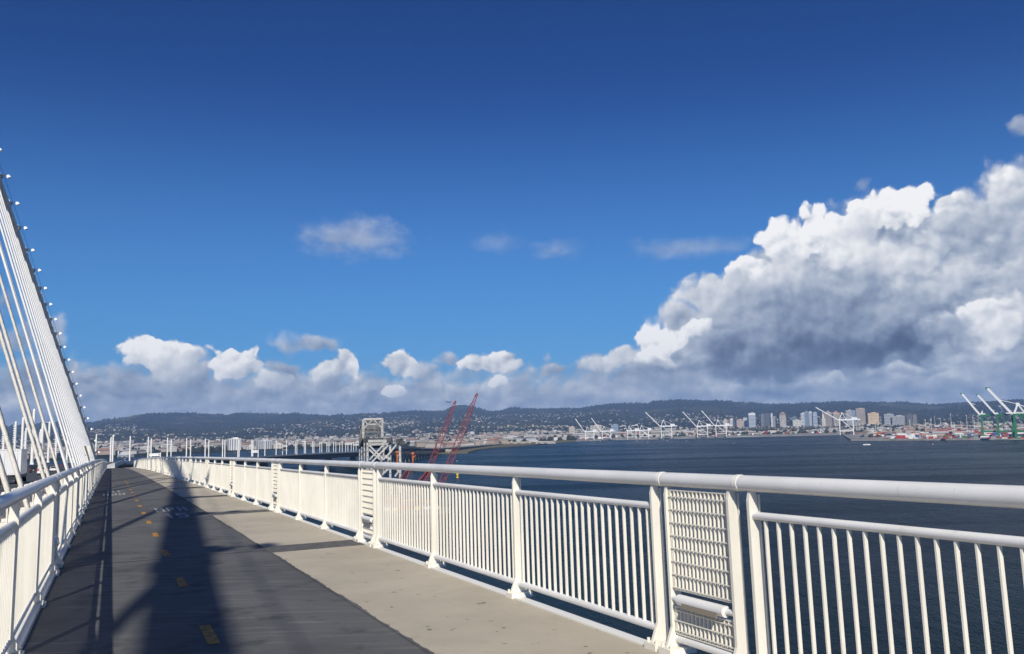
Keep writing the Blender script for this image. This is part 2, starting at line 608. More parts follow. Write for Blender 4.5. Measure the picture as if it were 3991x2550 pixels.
M['crane_white'] = material('crane_white', (0.80, 0.80, 0.80), 0.5)
M['crane_green'] = material('crane_green', (0.02, 0.17, 0.06), 0.5)
M['crane_red'] = material('crane_band_red', (0.45, 0.06, 0.04), 0.5)
M['tree_dark'] = material('far_tree_leaves', (0.026, 0.035, 0.025), 0.9, var=0.5, scale=0.02)


def asphalt():
    m = bpy.data.materials.new('path_asphalt')
    m.use_nodes = True
    t = NT(m.node_tree)
    b = m.node_tree.nodes['Principled BSDF']
    tc = t.n.new('ShaderNodeTexCoord')
    co = tc.outputs['Object']
    big = t.noise(co, 0.55, 5, 0.6)
    fine = t.noise(co, 85.0, 3, 0.7)
    sp = t.n.new('ShaderNodeMapping')
    sp.inputs['Scale'].default_value = (0.7, 5.5, 1)
    sp.inputs['Rotation'].default_value = (0, 0, -TH)
    t.l.new(co, sp.inputs[0])
    st_ = t.noise(sp.outputs[0], 1.6, 7, 0.62)
    c = t.mix(t.step(big, 0.3, 0.7), (0.082, 0.084, 0.086), (0.125, 0.127, 0.126))
    c = t.mix(t.mul(t.step(st_, 0.48, 0.72), 0.75), c, (0.20, 0.20, 0.19))
    c = t.mix(t.mul(t.step(t.noise(co, 1.7, 6, 0.65), 0.54, 0.68), 0.65), c, (0.036, 0.037, 0.040))
    c = t.mix(t.mul(t.step(fine, 0.5, 0.72), 0.40), c, (0.14, 0.14, 0.14))
    c = t.mix(t.mul(t.step(fine, 0.45, 0.28), 0.55), c, (0.025, 0.025, 0.027))
    t.l.new(c, b.inputs['Base Color'])
    b.inputs['Roughness'].default_value = 0.78
    b.inputs['Specular IOR Level'].default_value = 0.35
    bn = t.n.new('ShaderNodeBump')
    bn.inputs['Strength'].default_value = 0.45
    bn.inputs['Distance'].default_value = 0.01
    t.l.new(fine, bn.inputs['Height'])
    t.l.new(bn.outputs[0], b.inputs['Normal'])
    return m


def walk_concrete():
    m = bpy.data.materials.new('walkway_coating')
    m.use_nodes = True
    t = NT(m.node_tree)
    b = m.node_tree.nodes['Principled BSDF']
    tc = t.n.new('ShaderNodeTexCoord')
    co = tc.outputs['Object']
    big = t.noise(co, 0.8, 6, 0.6)
    mid = t.noise(co, 5.0, 6, 0.6)
    fine = t.noise(co, 130.0, 3, 0.7)
    spots = t.noise(co, 8.0, 3, 0.5)
    c = t.mix(t.step(big, 0.3, 0.7), (0.425, 0.378, 0.292), (0.515, 0.460, 0.360))
    c = t.mix(t.mul(t.step(mid, 0.52, 0.75), 0.30), c, (0.325, 0.286, 0.220))
    c = t.mix(t.mul(t.step(fine, 0.55, 0.75), 0.30), c, (0.20, 0.185, 0.155))
    c = t.mix(t.mul(t.step(spots, 0.675, 0.72), 0.72), c, (0.085, 0.078, 0.066))
    t.l.new(c, b.inputs['Base Color'])
    b.inputs['Roughness'].default_value = 0.8
    bn = t.n.new('ShaderNodeBump')
    bn.inputs['Strength'].default_value = 0.25
    bn.inputs['Distance'].default_value = 0.008
    t.l.new(fine, bn.inputs['Height'])
    t.l.new(bn.outputs[0], b.inputs['Normal'])
    return m


def water_mat():
    m = bpy.data.materials.new('bay_water')
    m.use_nodes = True
    t = NT(m.node_tree)
    b = m.node_tree.nodes['Principled BSDF']
    tc = t.n.new('ShaderNodeTexCoord')
    co = tc.outputs['Object']
    mp = t.n.new('ShaderNodeMapping')
    mp.inputs['Rotation'].default_value = (0, 0, rad(20))
    mp.inputs['Scale'].default_value = (1.0, 0.5, 1)
    t.l.new(co, mp.inputs[0])
    v = mp.outputs[0]
    n1 = t.noise(v, 0.55, 5, 0.62, dim='2D')
    n2 = t.noise(v, 0.075, 4, 0.6, dim='2D')
    n3 = t.noise(co, 0.0016, 5, 0.6, dim='2D')
    hgt = t.add(n1, t.mul(n2, 2.2))
    bn = t.n.new('ShaderNodeBump')
    bn.inputs['Strength'].default_value = 1.0
    bn.inputs['Distance'].default_value = 1.6
    t.l.new(hgt, bn.inputs['Height'])
    t.l.new(bn.outputs[0], b.inputs['Normal'])
    c = t.mix(t.step(n3, 0.35, 0.65), (0.0020, 0.0135, 0.0240), (0.0032, 0.0200, 0.0320))
    t.l.new(c, b.inputs['Base Color'])
    ms_ = t.n.new('ShaderNodeMapping')
    ms_.inputs['Rotation'].default_value = (0, 0, rad(-12))
    ms_.inputs['Scale'].default_value = (0.35, 2.2, 1)
    t.l.new(co, ms_.inputs[0])
    stk = t.noise(ms_.outputs[0], 0.004, 6, 0.62, dim='2D')
    t.l.new(t.lin(t.step(stk, 0.35, 0.68), 0, 1, 0.24, 0.34), b.inputs['Roughness'])
    t.l.new(t.lin(t.step(stk, 0.35, 0.68), 0, 1, 0.78, 1.0), bn.inputs['Strength'])
    b.inputs['IOR'].default_value = 1.18
    b.inputs['Specular IOR Level'].default_value = 0.13
    return m


def hill_mat():
    m = bpy.data.materials.new('wooded_hillside')
    m.use_nodes = True
    t = NT(m.node_tree)
    b = m.node_tree.nodes['Principled BSDF']
    tc = t.n.new('ShaderNodeTexCoord')
    co = tc.outputs['Object']
    n1 = t.noise(co, 0.0011, 6, 0.6)
    n2 = t.noise(co, 0.02, 4, 0.7)
    n3 = t.noise(co, 0.0007, 3, 0.5)
    c = t.mix(t.step(n2, 0.35, 0.65), (0.016, 0.022, 0.018), (0.036, 0.043, 0.030))
    at_ = t.n.new('ShaderNodeAttribute')
    at_.attribute_name = 'grass'
    c = t.mix(at_.outputs['Fac'], c, (0.120, 0.112, 0.052))
    c = t.mix(t.mul(t.step(n3, 0.58, 0.50), 0.55), c, (0.019, 0.026, 0.018))
    t.l.new(c, b.inputs['Base Color'])
    b.inputs['Roughness'].default_value = 0.95
    b.inputs['Specular IOR Level'].default_value = 0.1
    return m


M['asphalt'] = asphalt()
M['walk'] = walk_concrete()
M['water'] = water_mat()
M['hill'] = hill_mat()
M['road'] = material('road_asphalt', (0.060, 0.062, 0.066), 0.8, var=0.3, scale=0.4)
M['band'] = material('joint_band', (0.105, 0.105, 0.102), 0.8, var=0.3, scale=9.0)
M['quay'] = material('quay_concrete', (0.26, 0.255, 0.24), 0.85, var=0.3, scale=0.02)
M['shore'] = material('shore_grass', (0.090, 0.088, 0.045), 0.95, var=0.5, scale=0.012, var2=(0.14, 0.12, 0.085))
M['riprap'] = material('dark_quay_face', (0.035, 0.034, 0.032), 0.9)


# ------------------------------------------------------------------ numpy noise
def vnoise(x, y, seed=0):
    def h(i, j):
        n = (i * 374761393 + j * 668265263 + seed * 974711) & 0xffffffff
        n = ((n ^ (n >> 13)) * 1274126177) & 0xffffffff
        return ((n ^ (n >> 16)) & 0xffff) / 65535.0
    xi, yi = np.floor(x).astype(np.int64), np.floor(y).astype(np.int64)
    fx, fy = x - xi, y - yi
    fx, fy = fx * fx * (3 - 2 * fx), fy * fy * (3 - 2 * fy)
    a = h(xi, yi) * (1 - fx) + h(xi + 1, yi) * fx
    b = h(xi, yi + 1) * (1 - fx) + h(xi + 1, yi + 1) * fx
    return a * (1 - fy) + b * fy


def fbm(x, y, oct=5, seed=0):
    v, a, tot = 0, 1.0, 0
    for k in range(oct):
        v = v + a * vnoise(x * 2 ** k, y * 2 ** k, seed + k)
        tot += a
        a *= 0.5
    return v / tot

# ================================================================== SETTING
# ------------------------------------------------------------------ water
wm = MB()
wm.mesh([(-16000, -1500, 0), (16000, -1500, 0), (16000, 16500, 0), (-16000, 16500, 0)], [(0, 1, 2, 3)])
wm.build('water', M['water'], kind='structure')

# ------------------------------------------------------------------ land and hills
RIDGE = [(-900, 1690), (-400, 1672), (0, 1663), (30, 1659), (173, 1646), (365, 1644), (399, 1634), (459, 1630), (498, 1623), (516, 1618), (565, 1611), (638, 1608), (765, 1610), (865, 1611),
         (876, 1617), (921, 1606), (998, 1610), (1097, 1611), (1153, 1608), (1233, 1616), (1273, 1619.6), (1332, 1611), (1352, 1617), (1399, 1609.6), (1482, 1611), (1532, 1603),
         (1615, 1599.7), (1731, 1598), (1764, 1581), (1791, 1576.5), (1831, 1581), (1874, 1593), (1906, 1600), (1952, 1598), (1992, 1586), (2065, 1591), (2165, 1591), (2265, 1588),
         (2381, 1571.5), (2497, 1570), (2526, 1570), (2543, 1561.5), (2682, 1556.5), (2832, 1561.5), (2965, 1571.5), (3098, 1571.5), (3211, 1566.6), (3322, 1563), (3414, 1566.6),
         (3537, 1568), (3618, 1576), (3729, 1568), (3821, 1563), (3951, 1557), (3991, 1557), (4400, 1548), (5200, 1530)]
SHORE = [(-900, 1850), (0, 1808), (600, 1780), (1000, 1758), (1100, 1753), (1390, 1746), (1560, 1741), (1640, 1762), (1690, 1769), (1823, 1766), (1866, 1753), (1949, 1744),
         (2032, 1738), (2148, 1729), (2245, 1722), (2400, 1714), (2497, 1713), (3197, 1696), (3278, 1694), (3316, 1717.6), (3991, 1712.7), (4500, 1703), (5200, 1690)]


def azel(px, py):
    r = ray(px, py)
    return math.atan2(r.x, r.y), math.atan2(r.z, math.hypot(r.x, r.y))


_ra = np.array([azel(*p) for p in RIDGE])
_sa = np.array([(azel(*p)[0], rng(*p)) for p in SHORE])


def shore_r(a):
    return np.interp(a, _sa[:, 0], _sa[:, 1])


NA, NRAD = 1000, 110
AZ = np.linspace(rad(-46), rad(46), NA)
U = np.linspace(0, 1, NRAD)
rs = shore_r(AZ)
RR = rs[:, None] + (15200 - rs[:, None]) * (U ** 1.25)[None, :]
XX, YY = RR * np.sin(AZ)[:, None], RR * np.cos(AZ)[:, None]


def hill_shape(r, a, x, y):
    u = np.clip((r - 5200) / 7600.0, 0, 1.4)
    g = np.where(u < 1, u ** 1.25, 1 - (u - 1) * 1.2)
    rid = fbm(a * 20 + 3, r / 1500.0, 5, 3) - 0.5
    rid2 = fbm(x / 900.0, y / 900.0, 4, 9) - 0.5
    return np.clip(g * (1 + 0.55 * rid + 0.35 * rid2), 0, None)


SH = hill_shape(RR, AZ[:, None] + 0 * RR, XX, YY)
# raise each column of the hills until its crest stands where the skyline is
target = np.interp(AZ, _ra[:, 0], _ra[:, 1])
target = target - 0.0006 + (fbm(AZ * 900, AZ * 0, 3, 21) - 0.5) * 0.0017
need = (EYE - 3 + np.tan(target)[:, None] * RR) / np.maximum(SH, 1e-3)
need[:, RR[0] < 6500] = 1e9
hs_ = need.min(axis=1)
k = np.ones(5) / 5
HH = SH * hs_[:, None]
ZZ = 2.6 + HH
ZZ[:, 0] = -3.0
ZZ[:, 1] = np.where(True, 1.8, 0)
vs = np.stack([XX, YY, ZZ], -1).reshape(-1, 3)
ii = (np.arange(NA - 1)[:, None] * NRAD + np.arange(NRAD - 1)[None, :]).reshape(-1)
fs = np.stack([ii, ii + NRAD, ii + NRAD + 1, ii + 1], 1)
me = bpy.data.meshes.new('hills')
me.from_pydata(vs.tolist(), [], fs.tolist())
me.polygons.foreach_set('use_smooth', [True] * len(fs))
me.materials.append(M['hill'])
me.update()
obj('hills', me, kind='structure')


def grass_at(x, y):
    v = float(fbm(np.array(x / 750.0), np.array(y / 750.0), 4, 51))
    g = min(max((v - 0.60) / 0.05, 0), 1)
    for (gx, gy, gr) in GRASS:
        d = math.hypot(x - gx, (y - gy) * 0.6) / gr + (v - 0.5) * 1.6
        g = max(g, min(max((1.0 - d) / 0.25, 0), 1))
    return g


def land_z(x, y):
    a, r = math.atan2(x, y), math.hypot(x, y)
    i = (a - AZ[0]) / (AZ[1] - AZ[0])
    i = min(max(i, 0), NA - 2)
    i0 = int(i)
    row = RR[i0]
    return float(np.interp(r, row, ZZ[i0]))


def hit_land(px, py):
    r = ray(px, py)
    for k in range(4500, 14500, 40):
        x, y = r.x * k, r.y * k
        if EYE + r.z * k < land_z(x, y):
            return x, y
    return r.x * 12000, r.y * 12000


GRASS = []
GRASS = [(*hit_land(px, py), gr) for px, py, gr in [(450, 1678, 300), (430, 1690, 200), (890, 1682, 260), (1520, 1655, 380), (1990, 1655, 300), (2060, 1650, 220), (2760, 1602, 260), (3600, 1592, 420), (3480, 1585, 300), (1230, 1640, 150), (700, 1650, 160)]]
_gr = me.attributes.new('grass', 'FLOAT', 'POINT')
_fx, _fy = vs[:, 0], vs[:, 1]
_v = fbm(_fx / 750.0, _fy / 750.0, 4, 51)
_g = np.clip((_v - 0.60) / 0.05, 0, 1)
for (gx, gy, gr) in GRASS:
    _g = np.maximum(_g, np.clip((1.0 - (np.hypot(_fx - gx, (_fy - gy) * 0.6) / gr + (_v - 0.5) * 1.6)) / 0.25, 0, 1))
_g = _g * (np.hypot(_fx, _fy) > 6000) * 0.8
_gr.data.foreach_set('value', _g.astype(np.float32))

# flats along the shore: grass spit, yards and quays as sheets on the land
def sheet(name, pts, mat, z=2.9, thick=6.0, **pr):
    m = MB()
    poly = [Vector((p.x, p.y, z - thick)) for p in pts]
    m.prism(poly, (0, 0, thick))
    return m.build(name, mat, kind='structure', **pr)


spit = [on_z(*p) for p in [(1640, 1764), (1690, 1771), (1823, 1768), (1866, 1755), (1949, 1746), (2032, 1739.5), (2148, 1730), (2245, 1723)]] + [on_z(*p, 3.2) for p in [(2245, 1710), (2000, 1718), (1800, 1728), (1640, 1735)]]
sheet('grass_spit', spit, M['shore'], 3.2)
quay_a = [on_z(*p) for p in [(2246, 1722), (2400, 1715.5), (2497, 1714), (2800, 1706.5), (3197, 1697.5), (3278, 1695.5)]] + [on_z(*p, 4.0) for p in [(3330, 1672), (2800, 1682), (2250, 1698)]]
sheet('quay', quay_a, M['quay'], 4.0, 8.0)
quay_b = [on_z(*p) for p in [(3279, 1696), (3316, 1719), (3650, 1717), (3991, 1714), (4500, 1704)]] + [on_z(*p, 4.4) for p in [(4500, 1655), (3900, 1668), (3350, 1680)]]
sheet('container_yard', quay_b, M['quay'], 4.4, 9.0)

# ------------------------------------------------------------------ bridge deck: path, walkway, road
S_END = 300.0


def strip(name, t0, t1, z, mat, s0=-12.0, s1=S_END, n=90, thick=0.25, wig=None, parent=None, **pr):
    m = MB()
    vs, fs = [], []
    for i in range(n + 1):
        s = s0 + (s1 - s0) * (i / n)
        for (t, zz) in ((t0, z), (t1, z), (t1, z - thick), (t0, z - thick)):
            vs.append(st(s, t, zz))
    for i in range(n):
        a, b = i * 4, i * 4 + 4
        for k in range(4):
            k2 = (k + 1) % 4
            fs.append((a + k, b + k, b + k2, a + k2))
    fs.append((0, 1, 2, 3))
    fs.append((n * 4 + 3, n * 4 + 2, n * 4 + 1, n * 4))
    m.mesh(vs, fs)
    return m.build(name, mat, parent, **pr)


PATH_END = 186.0
path = strip('bike_path', T_L - 0.02, T_A, 0.0, M['asphalt'], s1=PATH_END, kind='structure')
walk = strip('walkway', T_A + 0.002, T_R, 0.004, M['walk'], s1=PATH_END, kind='structure')
strip('edge_plate', T_R + 0.002, T_R + 0.105, 0.018, M['collar'], s1=PATH_END, parent=walk, thick=0.10)
strip('edge_beam', T_R - 0.6, T_R + 0.10, -0.27, M['white_steel'], s1=PATH_END, parent=walk, thick=0.5)
strip('edge_plate', T_L - 0.15, T_L - 0.022, 0.05, M['collar'], s1=PATH_END, parent=path, thick=0.14)
MOD, BAY0, BAY = 8.77, 5.52, 2.547
for k in range(1, 19):
    c = BAY0 - 0.22 + MOD * k
    m = MB()
    m.prism([st(c - 0.43, T_A + 0.003, 0.009), st(c - 0.43, T_R - 0.002, 0.009), st(c + 0.43, T_R - 0.002, 0.009), st(c + 0.43, T_A + 0.003, 0.009)], (0, 0, -0.03))
    m.build('joint_band', M['band'], walk)
    m = MB()
    m.prism([st(c - 0.022, T_L, 0.004), st(c - 0.022, T_A, 0.004), st(c + 0.022, T_A, 0.004), st(c + 0.022, T_L, 0.004)], (0, 0, -0.02))
    m.build('joint_seal', M['dark_gap'], path)


_sv, _sf = [], []
_re = random.Random(4)
_ns = 520
for i in range(_ns + 1):
    s_ = 2.0 + 46.0 * (i / _ns) ** 1.3
    _sv += [st(s_, T_A - 0.02, 0.0065), st(s_, T_A + 0.012 + _re.uniform(-0.010, 0.014) + 0.012 * math.sin(s_ * 2.3) * math.sin(s_ * 0.9), 0.0065)]
for i in range(_ns):
    _sf.append((2 * i, 2 * i + 1, 2 * i + 3, 2 * i + 2))
MB().mesh(_sv, _sf).build('ragged_edge', M['asphalt'], path)


def ground_quad(s0, s1, t0, t1, z, th=0.003):
    return MB().prism([st(s0, t0, z), st(s0, t1, z), st(s1, t1, z), st(s1, t0, z)], (0, 0, -th))


for k in range(0, 16):
    c = 8.12 + 3.36 * k - 3.36
    if c > 0:
        ground_quad(c - 0.42, c + 0.42, T_Y - 0.05, T_Y + 0.05, 0.005).build('centre_dash', M['line_yellow'], path)

# lettering on the path
GLYPH = {'1': [[(0.3, 0), (0.55, 0), (0.55, 1), (0.38, 1), (0.1, 0.84), (0.1, 0.72), (0.3, 0.8)]],
         '5': [[(0, 0.0), (0.6, 0.0), (0.78, 0.08), (0.78, 0.5), (0.6, 0.6), (0.22, 0.6), (0.22, 0.86), (0.75, 0.86), (0.75, 1), (0, 1), (0, 0.46), (0.54, 0.46), (0.54, 0.14), (0, 0.14)]],
         'M': [[(0, 0), (0.2, 0), (0.2, 0.66), (0.42, 0.3), (0.64, 0.66), (0.64, 0), (0.84, 0), (0.84, 1), (0.66, 1), (0.42, 0.6), (0.18, 1), (0, 1)]],
         'P': [[(0, 0), (0.2, 0), (0.2, 0.36), (0.6, 0.36), (0.76, 0.5), (0.76, 0.88), (0.6, 1), (0, 1), (0, 0.86), (0.54, 0.86), (0.54, 0.5), (0.2, 0.5), (0.2, 0.8), (0, 0.8)]],
         'H': [[(0, 0), (0.2, 0), (0.2, 0.43), (0.56, 0.43), (0.56, 0), (0.76, 0), (0.76, 1), (0.56, 1), (0.56, 0.57), (0.2, 0.57), (0.2, 1), (0, 1)]]}


def letter(ch, s0, t0, w, h, flip=False):
    m = MB()
    for poly in GLYPH[ch]:
        if flip:
            pts = [st(s0 - y * h, t0 - x * w, 0.006) for x, y in poly]
        else:
            pts = [st(s0 + y * h, t0 + x * w, 0.006) for x, y in poly]
        m.prism(pts[::-1], (0, 0, -0.003))
    m.build('painted_letter', M['line_white'], path)


for i, ch in enumerate('MPH'):
    letter(ch, 24.9, 1.18 + i * 0.30, 0.27, 1.75)
letter('1', 22.4, 1.30, 0.26, 1.5)
letter('5', 22.4, 1.58, 0.34, 1.5)
for i, ch in enumerate('MPH'):
    letter(ch, 38.4, 0.56 - i * 0.30, 0.27, 1.75, True)
letter('1', 41.2, 0.45, 0.26, 1.5, True)
letter('5', 41.2, 0.17, 0.34, 1.5, True)

# road deck to the left, a little lower than the path
ROAD_Z = -0.95
road = strip('road', -34.0, -4.3, ROAD_Z, M['road'], s0=-60, s1=S_END, thick=1.2, kind='structure')
for t in (-7.9, -11.5, -15.1, -18.7):
    for i in range(22):
        s = -6 + i * 14.6
        m = ground_quad(s, s + 3.6, t - 0.07, t + 0.07, ROAD_Z + 0.006)
        m.build('lane_dash', M['line_white'], road)
ground_quad(-20, 290, -4.75, -4.65, ROAD_Z + 0.006).build('edge_line', M['line_white'], road)

# the bend after the path's straight: deck carries on and turns right as the viaduct
VIA = [(300.0, None)]
p300, p_dir = st(300, -15, ROAD_Z), DIR
cl = [(-141.0, 263.0), (-200, 375), (-245, 480), (-276, 600), (-292, 740), (-300, 900), (-300, 1080), (-294, 1300), (-280, 1500), (-255, 1700), (-215, 1950), (-150, 2300), (-60, 2750)]
cz = [dz(300) + ROAD_Z, 51.5, 47.5, 44.0, 40.2, 36.4, 33.0, 28.4, 24.0, 19.5, 15.0, 10.0, 6.0]


def spline(pts, n):
    """Catmull-Rom through the points"""
    out = []
    P = [Vector(p) for p in pts]
    for i in range(len(P) - 1):
        p0, p1, p2, p3 = P[max(i - 1, 0)], P[i], P[i + 1], P[min(i + 2, len(P) - 1)]
        for k in range(n):
            t = k / n
            out.append(0.5 * ((2 * p1) + (p2 - p0) * t + (2 * p0 - 5 * p1 + 4 * p2 - p3) * t * t + (3 * p1 - p0 - 3 * p2 + p3) * t ** 3))
    out.append(P[-1])
    return out


mid300 = st(300, -19.2, ROAD_Z)
CLP = spline([(mid300.x, mid300.y, mid300.z - 0.02)] + [(x, y, z) for (x, y), z in zip(cl[1:], cz[1:])], 8)


def ribbon(name, line, prof, mat, parent=None, **pr):
    """sweep a closed profile [(offset right, z)] along a line"""
    m = MB()
    vs, fs = [], []
    n = len(prof)
    for i, p in enumerate(line):
        d = line[min(i + 1, len(line) - 1)] - line[max(i - 1, 0)]
        d.z = 0
        d.normalize()
        r = Vector((d.y, -d.x, 0))
        for (o, z) in prof:
            vs.append(p + r * o + Vector((0, 0, z)))
    for i in range(len(line) - 1):
        for k in range(n):
            k2 = (k + 1) % n
            fs.append((i * n + k, (i + 1) * n + k, (i + 1) * n + k2, i * n + k2))
    fs.append(tuple(range(n)))
    fs.append(tuple(range(n * len(line) - n, n * len(line)))[::-1])
    m.mesh(vs, fs)
    return m.build(name, mat, parent, **pr)


via = thing('viaduct', 'long pale concrete road viaduct curving right above the bay', 'viaduct', (0, 0, 0))
ribbon('girder', CLP, [(-14.6, -0.02), (14.6, -0.02), (14.6, -0.7), (7.5, -7.5), (-7.5, -7.5), (-14.6, -0.7)], M['girder'], via)
ribbon('girder', [p + Vector((-26, -4, 0)) for p in CLP[6:]], [(-13, -0.02), (13, -0.02), (13, -0.7), (7, -7.5), (-7, -7.5), (-13, -0.7)], M['girder'], via)
ribbon('road_surface', CLP, [(-14.0, 0.02), (14.0, 0.02), (14.0, -0.015), (-14.0, -0.015)], M['road'], via)
ribbon('parapet', CLP, [(14.2, 1.1), (14.6, 1.1), (14.62, -0.3), (14.2, -0.01)], M['pale_steel'], via)
ribbon('parapet', CLP, [(-14.6, 1.1), (-14.2, 1.1), (-14.2, -0.01), (-14.62, -0.3)], M['pale_steel'], via)
ribbon('bike_path_deck', CLP, [(16.0, 0.5), (20.4, 0.5), (20.4, 0.1), (16.0, 0.1)], M['white_steel'], via)
ribbon('path_railing', CLP, [(20.2, 1.85), (20.35, 1.85), (20.35, 0.51), (20.2, 0.51)], M['rail'], via)
acc, nxt = 0.0, 150.0
for i in range(1, len(CLP)):
    acc += (CLP[i] - CLP[i - 1]).length
    if acc > nxt:
        nxt += 150
        p = CLP[i]
        h = p.z - 7.4
        m = MB()
        m.prism([Vector((p.x - 5, p.y - 3, p.z - 7.4)), Vector((p.x + 5, p.y - 3, p.z - 7.4)), Vector((p.x + 5, p.y + 3, p.z - 7.4)), Vector((p.x - 5, p.y + 3, p.z - 7.4))], (0, 0, -(h + 2)))
        m.box((p.x, p.y, 1.5), (22, 16, 4))
        m.build('pier', M['concrete_pier'], via)

# ================================================================== RAILINGS
def frame_rot(s):
    return (0, math.atan(GA + 2 * GB * s), math.pi / 2 + TH)


def post_data(o, name='post'):
    """plate post with flared foot; o = outward sign along local y (local x runs along the path, y to its left)"""
    m = MB()
    prof = [(0.0, 0.055), (0.205, 0.055), (0.150, 0.20), (0.146, 1.02), (0.13, 1.285), (0.085, 1.285), (0.062, 1.20), (0.062, 0.20)]
    pts = [Vector((-0.0125, o * y, z)) for y, z in prof]
    if o < 0:
        pts = pts[::-1]
    m.prism(pts, (0.025, 0, 0))
    # stiffener web so that the post reads as a T
    m.box((0.0, o * 0.150, 0.66), (0.045, 0.010, 1.16))
    return m.data(name, M['rail'])


def foot_data(o):
    m = MB()
    m.box((0, o * 0.105, 0.028), (0.15, 0.25, 0.05))
    for dx in (-0.052, 0.052):
        for dy in (0.01, 0.20):
            m.tube([(dx, o * dy, 0.05), (dx, o * dy, 0.082)], 0.014, 6)
    return m.data('base_plate', M['rail'])


def rail_seg(o, x0, x1, z, r, name):
    return MB().tube([(x0, o * 0.105, z), (x1, o * 0.105, z)], r, 14).data(name, M['rail_tube'])


BL = 3 * BAY
NB = 21
RAILS = {}
for side, o in (('right', -1), ('left', 1)):
    d = {}
    d['post'], d['base_plate'] = post_data(o), foot_data(o)
    d['handrail'] = MB().tube([(-0.10, o * 0.105, 1.315), (BL + 0.10, o * 0.105, 1.315)], 0.055, 20).data('handrail', M['rail_tube'])
    d['collar'] = MB().tube([(-0.022, o * 0.105, 1.315), (0.022, o * 0.105, 1.315)], 0.0585, 20).data('collar', M['collar'])
    d['mid_rail'] = rail_seg(o, 0.0, BAY, 1.10, 0.027, 'mid_rail')
    d['bottom_rail'] = rail_seg(o, 0.0, BAY, 0.145, 0.030, 'bottom_rail')
    d['baluster'] = MB().box((0, o * 0.105, 0.62), (0.011, 0.027 if o < 0 else 0.036, 0.94)).data('baluster', M['rail'])
    mm = MB()
    for b in range(3):
        for i in range(NB):
            mm.box((b * BAY + (i + 1) * BAY / (NB + 1), o * 0.105, 0.62), (0.011, 0.027 if o < 0 else 0.036, 0.94))
    d['baluster_row'] = mm.data('baluster_row', M['rail'])
    # light panel pieces
    d['p_handrail'] = MB().tube([(-0.10, o * 0.105, 1.315), (0.83, o * 0.105, 1.315)], 0.055, 20).data('handrail', M['rail_tube'])
    d['p_bottom'] = rail_seg(o, 0.0, 0.73, 0.115, 0.030, 'bottom_rail')
    d['g_bar'] = MB().box((0, o * 0.105, 0.86), (0.007, 0.046, 0.74)).data('grating_bar', M['rail'])
    d['g_bar_low'] = MB().box((0, o * 0.105, 0.255), (0.007, 0.046, 0.19)).data('grating_bar', M['rail'])
    d['g_rod'] = MB().box((0.365, o * 0.080, 0), (0.68, 0.008, 0.008)).data('grating_rod', M['rail'])
    mm = MB()
    for i in range(15):
        x = 0.045 + 0.64 * i / 14
        mm.box((x, o * 0.105, 0.86), (0.007, 0.046, 0.74))
        mm.box((x, o * 0.105, 0.255), (0.007, 0.046, 0.19))
    for z in [0.50 + 0.098 * i for i in range(8)] + [0.18, 0.255, 0.33]:
        mm.box((0.365, o * 0.080, z), (0.68, 0.008, 0.008))
    d['grating'] = mm.data('grating', M['rail'])
    fr = MB()
    for (z0, z1) in ((0.485, 1.235), (0.155, 0.355)):
        for x in (0.03, 0.70):
            fr.box((x, o * 0.105, (z0 + z1) / 2), (0.008, 0.045, z1 - z0))
        for z in (z0, z1):
            fr.box((0.365, o * 0.105, z), (0.662, 0.045, 0.008))
    d['frame'] = fr.data('grating_frame', M['rail'])
    lm = MB().tube([(0.10, o * 0.075, 0.415), (0.63, o * 0.075, 0.415)], 0.041, 16)
    d['lamp'] = lm.data('lamp_tube', M['rail_tube'])
    d['lamp_stub'] = MB().tube([(0.0, o * 0.085, 0.415), (0.10, o * 0.085, 0.415)], 0.022, 10).data('lamp_stub', M['rail_tube'])
    d['lens'] = MB().box((0.35, o * 0.034, 0.388), (0.40, 0.012, 0.045), M=Matrix.Rotation(o * -0.5, 3, 'X')).data('lamp_lens', M['lens'])
    RAILS[side] = d

ORD = ['first', 'second', 'third', 'fourth', 'fifth', 'sixth', 'seventh', 'eighth', 'ninth', 'tenth', 'eleventh', 'twelfth', 'thirteenth', 'fourteenth', 'fifteenth', 'sixteenth', 'seventeenth',
       'eighteenth', 'nineteenth', 'twentieth', 'twenty-first', 'twenty-second', 'twenty-third', 'twenty-fourth', 'twenty-fifth', 'twenty-sixth', 'twenty-seventh', 'twenty-eighth', 'twenty-ninth', 'thirtieth']


